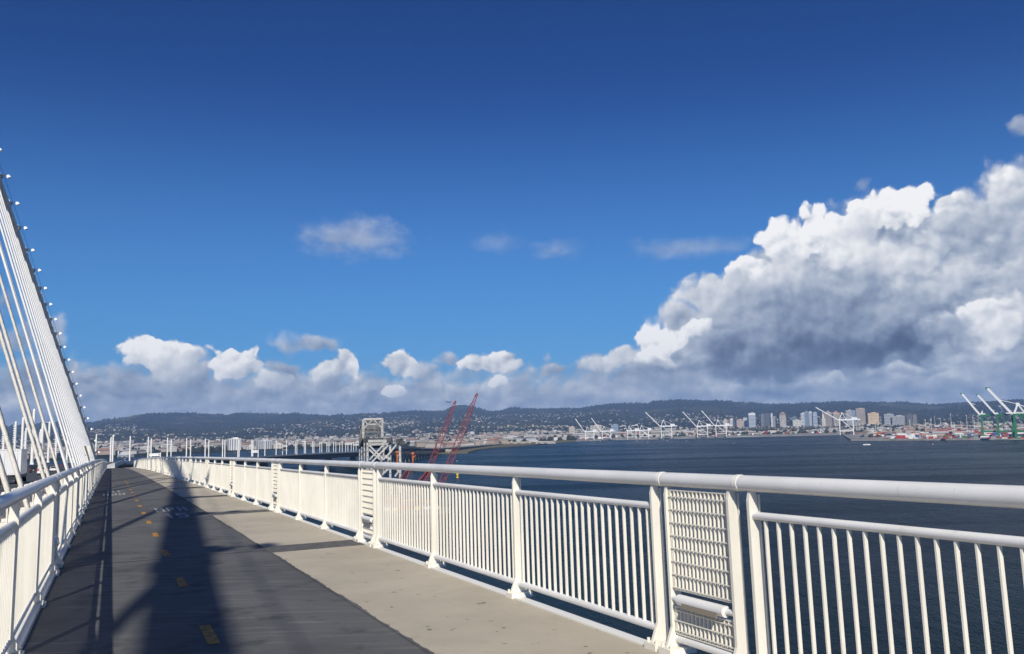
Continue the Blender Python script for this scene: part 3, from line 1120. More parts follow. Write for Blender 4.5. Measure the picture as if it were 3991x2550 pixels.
def rail_line(side, t0, detail, k0, k1):
    d = RAILS[side]
    n = 0
    for k in range(k0, k1):
        s0 = BAY0 + MOD * k
        smid = s0 + BL / 2
        o = thing('railing_section', 'white baluster railing section along the %s edge of the path, %s from the camera' % (side, ORD[n]), 'railing', st(s0, t0, 0.0), frame_rot(smid), '%s railing sections' % side)
        for i in range(4):
            p = obj('post', d['post'], o, (i * BAY, 0, 0))
            obj('base_plate', d['base_plate'], p)
        obj('handrail', d['handrail'], o)
        for x in (-0.115, BL + 0.115):
            obj('collar', d['collar'], o, (x, 0, 0))
        for i in range(3):
            obj('mid_rail', d['mid_rail'], o, (i * BAY, 0, 0))
            obj('bottom_rail', d['bottom_rail'], o, (i * BAY, 0, 0))
        if k in detail:
            for b in range(3):
                for i in range(NB):
                    obj('baluster', d['baluster'], o, (b * BAY + (i + 1) * BAY / (NB + 1), 0, 0))
        else:
            obj('baluster_row', d['baluster_row'], o, kind='stuff')
        # light panel that follows
        sp = s0 + BL + 0.21
        g = thing('grating_lamp_unit', 'white grating panel with tube lamp in the %s railing, %s from the camera' % (side, ORD[n]), 'light panel', st(sp, t0, 0.0), frame_rot(sp), '%s railing light panels' % side)
        for x in (0.0, 0.73):
            p = obj('post', d['post'], g, (x, 0, 0))
            obj('base_plate', d['base_plate'], p)
        obj('handrail', d['p_handrail'], g)
        obj('bottom_rail', d['p_bottom'], g)
        obj('grating_frame', d['frame'], g)
        l = obj('lamp_tube', d['lamp'], g)
        obj('lamp_stub', d['lamp_stub'], l)
        obj('lamp_stub', d['lamp_stub'], l, (0.63, 0, 0))
        obj('lamp_lens', d['lens'], l)
        if k in detail or k == detail[-1] + 1:
            for i in range(15):
                x = 0.045 + 0.64 * i / 14
                obj('grating_bar', d['g_bar'], g, (x, 0, 0))
                obj('grating_bar', d['g_bar_low'], g, (x, 0, 0))
            for z in [0.50 + 0.098 * i for i in range(8)] + [0.18, 0.255, 0.33]:
                obj('grating_rod', d['g_rod'], g, (0, 0, z))
        else:
            obj('grating', d['grating'], g, kind='stuff')
        n += 1


rail_line('right', T_R, [-1, 0, 1], -1, 19)
rail_line('left', T_L, [0], -1, 20)

# ================================================================== CABLES
LAM, T_B = 0.30, -2.2
CABLE_Z = [(-46, -1.0), (-36, 3.4), (-20.6, 8.4), (-8.4, 12.2), (6.5, 18.3), (29.7, 26.7), (50, 31.2), (68, 33.6), (85, 33.8), (100, 31.8), (112, 28.9), (126, 25.4), (146, 20.7), (168, 14.9), (182, 10.4), (194, 6.2), (204, 2.0), (214, -1.2)]  # the hump out of view is invented, to cast the shadow band on the path
CZ_S = np.array([p[0] for p in CABLE_Z], float)
CZ_Z = np.array([p[1] for p in CABLE_Z], float)


def cab_z(s):
    i = int(np.clip(np.searchsorted(CZ_S, s) - 1, 0, len(CZ_S) - 2))
    i0, i3 = max(i - 1, 0), min(i + 2, len(CZ_S) - 1)
    h = CZ_S[i + 1] - CZ_S[i]
    u = (s - CZ_S[i]) / h
    m0 = (CZ_Z[i + 1] - CZ_Z[i0]) / (CZ_S[i + 1] - CZ_S[i0]) * h
    m1 = (CZ_Z[i3] - CZ_Z[i]) / (CZ_S[i3] - CZ_S[i]) * h
    return (2 * u ** 3 - 3 * u * u + 1) * CZ_Z[i] + (u ** 3 - 2 * u * u + u) * m0 + (-2 * u ** 3 + 3 * u * u) * CZ_Z[i + 1] + (u ** 3 - u * u) * m1


def cab(s, off=0.0, up=0.0):
    z = cab_z(s)
    return st(s, T_B - LAM * (z + 1) + off, z + up)


mc = thing('main_cable', 'thick white main suspension cable slanting down to the deck at far left, unseen hump added', 'cable', (0, 0, 0))
sl = list(np.arange(-46, 214.1, 2.0))
MB().tube([cab(s) for s in sl], 0.37, 16).build('cable_strand', M['cable'], mc)
MB().tube([cab(s, 0.34, 1.15) for s in sl], 0.018, 5).build('hand_wire', M['dark_gap'], mc)
MB().tube([cab(s, -0.34, 1.15) for s in sl], 0.018, 5).build('hand_wire', M['dark_gap'], mc)


def lamp_cluster():
    arm = MB()
    arm.bar((0, 0, 0), (0, 0, 1.25), 0.07)
    arm.bar((-0.45, 0, 1.2), (0.75, 0, 1.2), 0.06)
    heads = []
    for (x, z, a) in ((-0.45, 1.35, 0.4), (0.75, 1.05, -0.5), (-0.38, 0.75, 0.9)):
        R = Matrix.Rotation(a, 3, 'Y')
        head = MB()
        pts = [Vector((u, v, 0.2)) for u, v in ((-.13, -.13), (.13, -.13), (.13, .13), (-.13, .13))]
        pts2 = [Vector((u, v, -0.2)) for u, v in ((-.26, -.26), (.26, -.26), (.26, .26), (-.26, .26))]
        head.mesh([R @ p + Vector((x, 0, z)) for p in pts2 + pts], [(3, 2, 1, 0), (4, 5, 6, 7), (0, 1, 5, 4), (1, 2, 6, 5), (2, 3, 7, 6), (3, 0, 4, 7)])
        heads.append(head.data('lamp_head', M['crane_white']))
    box = MB().box((0, 0, 0.95), (0.28, 0.3, 0.4))
    return arm.data('arm', M['dark_gap']), heads, box.data('driver_box', M['black'])


la, lh, lb = lamp_cluster()
for i, s in enumerate(np.arange(-4, 212, 5.6)):
    p = cab(s, 0.12, 0.38)
    o = obj('arm', la, mc, p)
    o.scale = (0.8, 0.8, 0.8)
    o.rotation_euler = (0, 0, TH)
    for me_ in lh:
        obj('lamp_head', me_, o)
    obj('driver_box', lb, o)

# suspender ropes, a pair at each panel point, with socket and clamp
hang = [-14, -4, 7, 18, 28.5, 32.5, 43, 46, 55, 65, 66.3, 76, 82, 88, 94, 100, 106, 112, 118, 124, 130, 136, 142, 148, 154, 160, 166, 172, 178, 184, 190]
RN = {18: '', 28.5: 'nearest in view', 32.5: 'second nearest in view', 43: 'left one of a close pair', 46: 'right one of a close pair'}
for s in hang:
    z = cab_z(s)
    top = cab(s) + Vector((0, 0, -0.25))
    bot = st(s, T_B, -1.0)
    near = s in RN and RN[s]
    lab = ('cream suspender rope between path and road, ' + RN[s]) if near else ('white suspender rope in the fan below the main cable, %s counted towards its far end' % ORD[hang.index(s) - 4] if s > 50 else 'cream suspender rope anchored beside the path behind the view')
    h = thing('suspender_rope', lab, 'rope', bot, (0, 0, 0), 'suspender ropes')
    loc = top - bot
    side = DIR * 0.13
    for sg in (-1, 1):
        m = MB()
        n = 30
        pts = [side * sg + loc * (i / n) for i in range(n + 1)]
        m.tube(pts, 0.072 if s < 60 else 0.085, 8)
        # laid strands, a slow helix of ridges
        ax = loc.normalized()
        ex = ax.cross(Vector((1, 0, 0))).normalized()
        ey = ax.cross(ex)
        nh = int(min(loc.length, 22) * 5)
        for ph in (0, 2.09, 4.19):
            hp = [side * sg + ax * (k * 0.2) + (ex * math.cos(k * 0.75 + ph) + ey * math.sin(k * 0.75 + ph)) * 0.052 for k in range(nh + 1)]
            m.tube(hp, 0.026, 4, caps=False)
        m.build('rope', M['rope'] if s < 60 else M['cable'], h)
    MB().tube([Vector((0, 0, -0.3)), loc * (0.55 / max(loc.length, 1))], 0.15, 10).build('socket', M['white_steel'], h)
    if loc.length > 12:
        c = loc * 0.42
        MB().bar(c - side * 1.5, c + side * 1.5, 0.07, 0.11).build('spreader', M['white_steel'], h)
    tan_ = (cab(s + 0.5) - cab(s - 0.5)).normalized() * 0.38
    ctr_ = cab(s) - bot
    MB().tube([ctr_ - tan_, ctr_ + tan_], 0.42, 14).build('cable_band', M['cable'], h)

# ================================================================== between path and road
gz = thing('edge_girder', 'white steel box girder with bolts between path and road', 'girder', (0, 0, 0))
strip('girder_box', -3.35, -1.75, -1.05, M['white_steel'], s0=-10, s1=200, thick=1.4, parent=gz)
strip('girder_flange', -1.72, -1.50, -0.62, M['white_steel'], s0=-10, s1=200, thick=0.05, parent=gz)
for s in np.arange(2.5, 60, 2.2):
    m = MB()
    m.prism([st(s - 0.14, T_L - 0.16, -0.20), st(s + 0.14, T_L - 0.16, -0.20), st(s + 0.14, -3.3, -0.45), st(s - 0.14, -3.3, -0.45)], (0, 0, -0.32))
    b = m.build('bracket', M['white_steel'], gz)
    if s < 22:
        q = MB()
        for t in (-0.95, -1.2, -1.45, -1.7, -1.95, -2.2):
            for e in (-0.08, 0.08):
                zt = -0.20 - (t - (T_L - .16)) / (-3.3 - (T_L - .16)) * 0.25
                q.tube([st(s + e, t, zt - 0.01), st(s + e, t, zt + 0.028)], 0.024, 6)
        q.build('bolts', M['white_steel'], b, kind='stuff')
# crash barrier of the road: chunky posts and rails
bar = thing('crash_barrier', 'white steel crash barrier with stubby round posts along the road', 'barrier', (0, 0, 0))
for z in (ROAD_Z + 0.45, ROAD_Z + 0.78):
    strip('barrier_rail', -4.28, -4.12, z, M['white_steel'], s0=-12, s1=200, thick=0.14, parent=bar)
strip('barrier_kerb', -4.35, -3.95, ROAD_Z + 0.22, M['white_steel'], s0=-12, s1=200, thick=0.5, parent=bar)
pst = MB().tube([(0, 0, 0), (0, 0, 1.10), (0, 0, 1.15)], [0.105, 0.105, 0.07], 12).data('barrier_post', M['white_steel'])
for s in np.arange(4, 120, 3.3):
    for e in ((0, 0.85, 1.7) if int(s / 3.3) % 2 else (0.4, 1.4)):
        obj('barrier_post', pst, bar, st(s + e, -4.0, ROAD_Z))

# ================================================================== LIGHT POLES, SIGNS
def pole_data(led):
    m = MB()
    m.tube([(0, 0, 0), (0, 0, 17.2), (0, 0, 17.7), (0, 0, 18.0)], [0.52, 0.44, 0.36, 0.08], 12)
    a = m.data('shaft', M['pole'])
    b = MB().box((0, 0, 0.3), (1.0, 1.0, 0.6)).data('pole_base', M['pole'])
    heads = []
    if led:
        for i in range(8):
            z = 9.2 + i * 0.95
            h = MB()
            h.box((-0.42, -0.25, z), (0.75, 0.55, 0.50), M=Matrix.Rotation(0.5, 3, 'Y'))
            heads.append(h.data('lamp_head', M['crane_white']))
    else:
        h = MB().bar((0, 0, 17.4), (-1.8, 0, 17.7), 0.3, 0.16)
        heads.append(h.data('lamp_arm', M['pole']))
    return a, b, heads


PP, PL = pole_data(False), pole_data(True)


POLE_N = {}


def pole(px, ytop, ybase, led, arm=False, hm=18.0):
    d = hm * FPX / (ybase - ytop)
    p = at(px, ybase, d)
    sh, ba, hd = PL if led else PP
    if px < 330:
        lab = ('white pole with stacked lamps, behind the ropes' if led else 'tall plain white light pole behind the suspender ropes')
        grp = 'light poles behind the ropes'
    else:
        lab = ('slim white pole with a column of lamps on the viaduct' if led else 'plain white light pole in the row along the viaduct')
        grp = 'light poles of the viaduct'
    POLE_N[lab] = POLE_N.get(lab, 0) + 1
    o = thing('light_pole', lab + ', %s from the left' % ORD[POLE_N[lab] - 1], 'light pole', p, (0, 0, TH), grp)
    k = hm / 18.0
    o.scale = (k, k, k)
    s_ = obj('shaft', sh, o)
    obj('pole_base', ba, s_)
    if led or arm:
        for h in hd:
            obj('lamp_head' if led else 'lamp_arm', h, o)


for (x, yt, yb, led, arm) in [
        (10, 1677, 1812, 1, 0), (54, 1669, 1812, 1, 0), (82, 1655, 1812, 0, 0), (96, 1690, 1812, 1, 0), (124, 1626, 1811, 0, 0), (153, 1693, 1811, 1, 0), (160, 1659, 1811, 0, 0),
        (187, 1666, 1803, 0, 1), (216, 1690, 1806, 1, 0), (260, 1689, 1805, 0, 0), (283, 1708, 1805, 1, 0), (332, 1698, 1804, 0, 0), (372, 1706, 1803, 0, 0),
        (430, 1715.6, 1806, 1, 0), (438, 1707, 1806, 0, 0), (505, 1710.6, 1800, 0, 0), (576, 1712.5, 1797, 0, 0), (588, 1719, 1797, 1, 0), (651, 1714, 1795, 0, 0), (666, 1720, 1795, 1, 0),
        (726, 1715, 1794, 0, 0), (742, 1719, 1793, 1, 0), (799, 1716, 1789, 0, 0), (813, 1719, 1788, 1, 0), (867, 1717, 1786, 0, 0), (876, 1719, 1785, 1, 0), (927, 1718, 1783, 0, 0), (932, 1720, 1782, 1, 0),
        (981, 1718, 1780, 0, 0), (985, 1720, 1779, 1, 0), (1032, 1719, 1777, 0, 0), (1076, 1719, 1775, 0, 0), (1116.6, 1719, 1773, 0, 0), (1151, 1723, 1772, 1, 0), (1157, 1719, 1772, 0, 0), (1186, 1722, 1770, 1, 0),
        (1190.5, 1720.6, 1770, 0, 0), (1218, 1723, 1769, 1, 0), (1223.6, 1721, 1769, 0, 0), (1246.5, 1724, 1767, 1, 0), (1254, 1722, 1767, 0, 0), (1274, 1724, 1766, 1, 0), (1282, 1721.6, 1766, 0, 0), (1300, 1724, 1765, 1, 0),
        (1309, 1722.6, 1765, 0, 0), (1324, 1725, 1764, 1, 0), (1334, 1722.6, 1764, 0, 0), (1347, 1726, 1763.5, 1, 0), (1356, 1723, 1763.5, 0, 0), (1369, 1727, 1763, 1, 0), (1378, 1724, 1763, 0, 0), (1388, 1728, 1762, 1, 0)]:
    pole(x, yt, yb, led, arm)


def board(name, px0, px1, y0, y1, d, mat, label, post_x, post_y, dark=False):
    a, b = at(px0, y0, d), at(px1, y0, d)
    c = at(px0, y1, d)
    ctr = (a + b) / 2
    wdt, h = (b - a).length, a.z - c.z
    ang = math.atan2(b.y - a.y, b.x - a.x)
    o = thing(name, label, 'sign', Vector((ctr.x, ctr.y, 0)), (0, 0, ang))
    zc = (a.z + c.z) / 2
    MB().box((0, 0, zc), (wdt, 0.5, h)).build('sign_panel', mat, o)
    MB().box((0, -0.3, a.z - h * 0.06), (wdt, 0.12, h * 0.10)).box((0, -0.3, c.z + h * 0.06), (wdt, 0.12, h * 0.10)).build('sign_frame', M['pole'], o)
    if post_x is not None:
        p = at(post_x, post_y, d)
        off = (p - Vector((ctr.x, ctr.y, 0)))
        u = off.x * math.cos(ang) + off.y * math.sin(ang)
        MB().bar((u, 0.4, p.z), (u, 0.4, a.z + h * 0.15), 0.75).build('sign_post', M['pole'], o)
        q = MB()
        for e in (0.10, 0.04):
            q.box((wdt * (0.5 - e), -0.4, zc), (wdt * 0.028, 0.2, h * 0.3))
        q.build('signal_lamp', M['black'], o)
    return o


board('overhead_sign', 582, 623, 1767.5, 1779, 640, M['crane_white'], 'white lane sign board on a post above the left railing', 624.5, 1790)
board('overhead_sign', 979, 1005, 1755.5, 1765.5, 900, M['crane_white'], 'small white lane sign board in front of the viaduct poles', 1006, 1783)
board('overhead_sign', 1100, 1123, 1752.5, 1757.5, 1080, M['black'], 'dark message board on the viaduct left of the old bridge', 1101, 1775)
board('road_sign', 482, 491, 1788, 1796, 420, M['p_blue'], 'small blue road sign at the end of the path', None, None)
board('road_sign', 266, 276, 1791, 1802, 210, M['p_green'], 'small green road sign over the traffic', None, None)

# perforated plate by the foot of the main cable
pp = thing('perforated_plate', 'cream steel plate with square holes behind the ropes', 'plate', at(328, 1812, 120))
a0, a1 = at(309, 1738, 120), at(349, 1810, 120)
w_, h_ = (Vector((a1.x, a1.y, 0)) - Vector((a0.x, a0.y, 0))).length, a0.z - a1.z
pm = MB()
ang = math.atan2(a1.y - a0.y, a1.x - a0.x)
cols, rows = 9, 15
for i in range(cols):
    for j in range(rows):
        hole = (j < 11 and (i * 7 + j * 3) % 4 == 0 and 0 < i < cols - 1 and (j // 3) % 2 == 0)
        if not hole:
            x, z = (i + 0.5) / cols * w_ - w_ / 2, (j + 0.5) / rows * h_
            pm.box((x * math.cos(ang), x * math.sin(ang), z), (w_ / cols * 1.001, 0.06, h_ / rows * 1.001), ang)
pm.build('plate_sheet', M['rope'], pp)
MB().bar((0, 0.1, -3), (0, 0.1, h_), 0.12).build('plate_post', M['white_steel'], pp)


# ================================================================== VEHICLES
def road_at(px, py):
    """where the ray meets the road surface"""
    r = ray(px, py)
    lo, hi = 5.0, 900.0
    for _ in range(60):
        k = (lo + hi) / 2
        x, y = r.x * k, r.y * k
        s = x * DIR.x + y * DIR.y
        z = EYE + r.z * k
        if z < dz(s) + ROAD_Z:
            hi = k
        else:
            lo = k
    return Vector((x, y, dz(s) + ROAD_Z)), s


def wheel_data(r, w):
    return (MB().tube([(0, -w / 2, 0), (0, w / 2, 0)], r, 14).data('tyre', M['black']), MB().tube([(0, -w / 2 - 0.01, 0), (0, w / 2 + 0.01, 0)], r * 0.58, 10).data('rim', M['plate']))


def car(px, py, kind, paint, label):
    p, s = road_at(px, py)
    L, Wd, H = {'sedan': (4.6, 1.82, 1.45), 'suv': (4.6, 1.92, 1.85), 'van': (5.2, 2.0, 2.1)}[kind]
    o = thing('parked_car' if False else 'car', label, 'car', p, (0, math.atan(GA), math.pi / 2 + TH), 'cars on the bridge road')
    prof = {'sedan': [(0, .35), (0, .80), (.12, .92), (.75, .98), (3.3, .95), (4.4, .80), (4.6, .55), (4.6, .32)],
            'suv': [(0, .38), (0, .95), (.06, 1.08), (3.3, 1.10), (4.35, .98), (4.6, .65), (4.6, .36)],
            'van': [(0, .40), (0, 1.05), (.06, 1.15), (4.0, 1.15), (5.0, 1.0), (5.2, .65), (5.2, .38)]}[kind]
    cab_ = {'sedan': [(.55, .93), (1.15, 1.40), (1.5, 1.45), (2.5, 1.43), (3.35, .93)],
            'suv': [(.04, 1.05), (.30, 1.74), (.55, 1.85), (2.6, 1.80), (3.45, 1.07)],
            'van': [(.04, 1.12), (.16, 1.95), (.35, 2.1), (3.4, 2.05), (4.3, 1.12)]}[kind]
    MB().prism([Vector((x, -Wd / 2, z)) for x, z in prof][::-1], (0, Wd, 0)).build('body', M[paint], o)
    ci = 0.10
    c = MB().prism([Vector((x, -Wd / 2 + ci, z)) for x, z in cab_][::-1], (0, Wd - 2 * ci, 0)).build('cabin', M[paint], o)
    g = MB()
    (x0, z0), (x1, z1) = cab_[0], cab_[1]
    f = lambda u: (x0 + (x1 - x0) * u, z0 + (z1 - z0) * u)
    a, b = f(0.12), f(0.95)
    g.mesh([(a[0] - .02, -Wd / 2 + .2, a[1]), (a[0] - .02, Wd / 2 - .2, a[1]), (b[0] - .02, Wd / 2 - .24, b[1]), (b[0] - .02, -Wd / 2 + .24, b[1])], [(3, 2, 1, 0)])
    g.build('rear_window', M['glass'], c)
    for sgn in (-1, 1):
        q = MB()
        y = sgn * (Wd / 2 - ci + 0.008)
        pts = [Vector((x, y, z)) for x, z in [(cab_[0][0] + .5, cab_[0][1] + .08), (cab_[1][0] + .35, cab_[2][1] - .12), (cab_[-2][0] - .1, cab_[-2][1] - .12), (cab_[-1][0] - .35, cab_[-1][1] + .06)]]
        q.mesh(pts, [(0, 1, 2, 3) if sgn < 0 else (3, 2, 1, 0)])
        q.build('side_window', M['glass'], c)
        MB().box((-0.012, sgn * (Wd / 2 - .17), .82 if kind == 'sedan' else 1.0), (.05, .26, .18 if kind == 'sedan' else .36)).build('tail_lamp', M['tail'], o)
    MB().box((-0.06, 0, .45), (.16, Wd * 0.98, .2)).build('bumper', M['black' if paint != 'p_white' else 'p_white'], o)
    MB().box((-0.02, 0, .74), (.03, .34, .16)).build('number_plate', M['plate'], o)
    ty, ri = wheel_data(0.34, 0.24)
    for x in (0.85, L - 0.85):
        for y in (-Wd / 2 + .1, Wd / 2 - .1):
            w = obj('wheel', ty, o, (x, y, .34))
            obj('rim', ri, w)


car(164, 1851, 'suv', 'p_white', 'white sport utility car with dark rear window behind the second rope pair')
car(206, 1838, 'sedan', 'p_white', 'white saloon car just ahead of the white utility car')
car(242, 1828, 'suv', 'p_red', 'bright red car between the ropes on the road')
car(87, 1832, 'sedan', 'p_dark', 'black saloon car in the lane right of the truck')
car(130, 1843, 'van', 'p_dark', 'tall black van hidden partly by the cream ropes')
car(118, 1830, 'suv', 'p_grey', 'dark grey car beyond the black van')
car(57, 1835, 'suv', 'p_grey', 'dark grey car right behind the white box truck')
car(271, 1823, 'sedan', 'p_dark', 'dark car ahead of the red car')
car(289, 1817, 'van', 'p_grey', 'grey van far along the road below the ropes')
car(306, 1812, 'van', 'p_white', 'white van farthest along the road beside the cream plate')

tp, ts_ = road_at(24, 1889)
tr = thing('box_truck', 'white box truck with closed rear doors at the left edge', 'truck', tp, (0, math.atan(GA), math.pi / 2 + TH))
MB().box((3.6, 0.0, 2.35), (7.0, 2.45, 2.75)).build('cargo_box', M['p_white'], tr)
for y in (-0.6, 0.6):
    dq = MB().box((0.09, y, 2.33), (0.03, 1.14, 2.45)).build('rear_door', M['p_white'], tr)
    MB().box((0.06, y - 0.3, 2.3), (0.04, 0.05, 2.3)).build('door_bar', M['plate'], dq)
MB().box((0.07, 0, 3.68), (0.06, 2.45, 0.12)).box((0.07, -1.2, 2.35), (0.06, 0.10, 2.7)).box((0.07, 1.2, 2.35), (0.06, 0.10, 2.7)).build('door_frame', M['pole'], tr)
MB().box((4.3, 0, 0.85), (8.2, 1.0, 0.25)).build('chassis', M['black'], tr)
MB().prism([Vector((7.3, -1.15, .6)), Vector((9.1, -1.15, .6)), Vector((9.1, -1.15, 1.5)), Vector((8.5, -1.15, 2.4)), Vector((7.3, -1.15, 2.4))], (0, 2.3, 0)).build('cab', M['p_white'], tr)
for y in (-1.0, 1.0):
    MB().box((0.05, y, 0.85), (0.06, 0.22, 0.16)).build('tail_lamp', M['tail'], tr)
MB().box((-0.05, 0, 0.58), (0.12, 2.3, 0.14)).build('bumper', M['black'], tr)
ty, ri = wheel_data(0.5, 0.5)
for x in (1.6, 8.0):
    for y in (-0.95, 0.95):
        w = obj('wheel', ty, tr, (x, y, .5))
        obj('rim', ri, w)

# ================================================================== OLD BRIDGE
ob = thing('old_truss_bridge', 'half dismantled grey cantilever truss bridge ending in a cut frame', 'bridge', (0, 0, 0))
D1 = 800.0


def member(name, a, b, w, mat='pale_steel', h=None):
    return MB().bar(a, b, w, h).build(name, M[mat], ob)


def Q(x, y, d):      # place in the close view of the old bridge (pixels of that view), d metres away
    return at(1350 + x / 5.497, 1600 + y / 5.497, d)


def column(x, ytop, d, w, mat='pale_steel'):
    p = Q(x, ytop, d)
    c = member('column', Vector((p.x, p.y, -1)), p, w, mat)
    # lattice plates: dark hand holes
    q = MB()
    z = p.z - 3
    while z > 2:
        q.box((p.x, p.y - w * 0.52, z), (w * 0.45, 0.12, 0.9))
        z -= 5.2
    q.build('hand_hole', M['dark_gap'], c, kind='stuff')


column(455, 690, D1, 7.6 * D1 / FPX)
column(940, 690, D1, 7.6 * D1 / FPX)
column(1150, 690, D1 - 6, 8.4 * D1 / FPX)
column(797, 730, D1 + 45, 6.5 * D1 / FPX, 'grey_steel')
column(388, 600, D1 + 45, 6.0 * D1 / FPX, 'grey_steel')
column(330, 780, D1 + 90, 5.0 * D1 / FPX, 'grey_steel')
column(285, 830, D1 + 130, 4.4 * D1 / FPX, 'grey_steel')
BW = 6.2 * D1 / FPX
for (x0, y0, x1, y1, d) in [(485, 745, 795, 1050, D1), (925, 715, 600, 1050, D1), (600, 1050, 480, 1180, D1), (795, 1050, 930, 1200, D1),
                            (480, 830, 720, 1050, D1 + 45), (775, 755, 495, 1055, D1 + 45), (1110, 690, 860, 990, D1 - 3), (860, 985, 935, 1055, D1 - 3), (850, 990, 790, 1060, D1 - 3),
                            (910, 1215, 760, 1390, D1), (740, 1200, 690, 1265, D1 + 45), (1040, 1210, 1120, 1300, D1 - 3), (1120, 1300, 1040, 1415, D1 - 3), (480, 1200, 930, 1600, D1), (930, 1230, 480, 1620, D1)]:
    member('brace', Q(x0, y0, d), Q(x1, y1, d), BW)
for (x, y, d) in [(695, 965, D1 - 2), (598, 950, D1 + 43), (850, 995, D1 - 5)]:
    p = Q(x, y, d)
    MB().box(p, (11 * D1 / FPX, 0.8, 12 * D1 / FPX)).build('gusset_plate', M['pale_steel'], ob)
# floor beams at the cut end
for (x0, x1, y0, y1, d, mt) in [(468, 935, 632, 690, D1 - 2, 'pale_steel'), (470, 905, 702, 755, D1 + 20, 'grey_steel')]:
    a, b, c = Q(x0, y0, d), Q(x1, y0, d), Q(x0, y1, d)
    MB().bar((a + c) / 2 * 1.0, Vector((b.x, b.y, (a.z + c.z) / 2)), 1.6, a.z - c.z).build('floor_beam', M[mt], ob)
    q = MB()
    for i in range(10):
        p = a.lerp(b, (i + 0.5) / 10)
        q.box((p.x, p.y - 1.0, (a.z + c.z) / 2), (0.35, 0.4, (a.z - c.z) * 0.9))
    q.build('stiffener', M['grey_steel'], ob, kind='stuff')
for (x, y, d) in [(935, 600, D1 - 2), (1155, 655, D1 - 6), (450, 620, D1 + 4)]:
    p = Q(x, y, d)
    for i in range(3):
        MB().box(p + Vector((random.uniform(-1.5, 1.5), 0, random.uniform(-2, 1))), (random.uniform(3, 6), 4, random.uniform(3, 5)), random.uniform(0, 3)).build('winch_gear', M['dark_truss'], ob)
# through truss behind: portal frames receding
PORT = [(367, 775, 190, 600, 850, 1.0), (352, 770, 225, 640, 905, 0.8), (330, 762, 285, 690, 965, 0.7), (306, 752, 370, 740, 1030, 0.6), (284, 742, 455, 800, 1100, 0.5)]
prev = None
for i, (xl, xr, yt, yb, d, wk) in enumerate(PORT):
    A, B = Q(xl, yt, d), Q(xr, yt - 10, d)
    C, Dn = Q(xl, yb, d), Q(xr, yb - 10, d)
    w = 1.9 if i == 0 else 1.5
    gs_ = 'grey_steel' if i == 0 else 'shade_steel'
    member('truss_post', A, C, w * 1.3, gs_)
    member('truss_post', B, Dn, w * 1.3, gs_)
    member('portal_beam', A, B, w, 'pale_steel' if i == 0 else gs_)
    hh = (A.z - C.z)
    f = min(0.5, 13.0 / hh)
    low_l, low_r = A.lerp(C, f), B.lerp(Dn, f)
    in_l, in_r = low_l.lerp(low_r, 0.22), low_l.lerp(low_r, 0.78)
    up = Vector((0, 0, hh * f * 0.45))
    member('portal_brace', low_l, in_l + up, w * 0.8, gs_)
    member('portal_brace', low_r, in_r + up, w * 0.8, gs_)
    member('portal_beam', in_l + up, in_r + up, w * 0.8, gs_)
    topm = A.lerp(B, 0.5)
    member('portal_brace', topm, in_l + up, w * 0.6, gs_)
    member('portal_brace', topm, in_r + up, w * 0.6, gs_)
    member('portal_brace', A, in_l + up, w * 0.6, gs_)
    member('portal_brace', B, in_r + up, w * 0.6, gs_)
    if prev:
        for a, b in ((prev[0], A), (prev[1], B), (prev[2], C), (prev[3], Dn)):
            member('chord', a, b, 1.8, gs_)
        member('truss_diagonal', prev[0], C, 1.3, gs_)
        member('truss_diagonal', prev[1], Dn, 1.3, gs_)
        member('lateral_brace', prev[0], B, 0.8, gs_)
        member('lateral_brace', prev[1], A, 0.8, gs_)
        MB().prism([prev[2], prev[3], Dn, C], (0, 0, -1.2)).build('deck_slab', M['dark_truss'], ob)
    prev = (A, B, C, Dn)

# old causeway: deck truss on pale piers running to the shore
cw = thing('old_causeway', 'dark low truss causeway on pale piers running to the shore', 'bridge', (0, 0, 0))
C0, C1 = at(1495, 1738, 1330), at(1692, 1752, 2040)
C0.z, C1.z = 31.0, 15.0
C0 = Vector((*at(1500, 1738, 1450).xy, 30.0))
C1 = Vector((*at(1700, 1750, 2050).xy, 12.0))
dirc = (C1 - C0).normalized()
rgt = Vector((dirc.y, -dirc.x, 0)).normalized()
NS = 16
for i in range(NS):
    a, b = C0.lerp(C1, i / NS), C0.lerp(C1, (i + 1) / NS)
    for sg in (-8, 8):
        for dz_ in (0, -11):
            MB().bar(a + rgt * sg + Vector((0, 0, dz_)), b + rgt * sg + Vector((0, 0, dz_)), 1.5).build('chord', M['dark_truss'], cw)
        q = MB()
        for j in range(5):
            u0, u1 = j / 5, (j + 1) / 5
            q.bar(a.lerp(b, u0) + rgt * sg, a.lerp(b, u0) + rgt * sg + Vector((0, 0, -11)), 0.9)
            q.bar(a.lerp(b, u0) + rgt * sg + Vector((0, 0, 0 if j % 2 else -11)), a.lerp(b, u1) + rgt * sg + Vector((0, 0, -11 if j % 2 else 0)), 0.8)
        q.build('truss_web', M['dark_truss'], cw)
    MB().prism([a + rgt * -8, a + rgt * 8, b + rgt * 8, b + rgt * -8], (0, 0, -1.0)).build('deck_slab', M['dark_truss'], cw)
    MB().prism([a + rgt * -8 + Vector((0, 0, -10)), a + rgt * 8 + Vector((0, 0, -10)), b + rgt * 8 + Vector((0, 0, -10)), b + rgt * -8 + Vector((0, 0, -10))], (0, 0, -0.8)).build('lower_deck', M['dark_truss'], cw)
    p = a + rgt * 4
    zt = p.z - 11
    q = MB()
    for sg in (-6, 6):
        q.tube([(a + rgt * sg).xy.to_3d() + Vector((0, 0, -1)), (a + rgt * sg).xy.to_3d() + Vector((0, 0, zt))], [3.0, 1.5], 8)
    q.build('pier', M['concrete_pier'], cw)

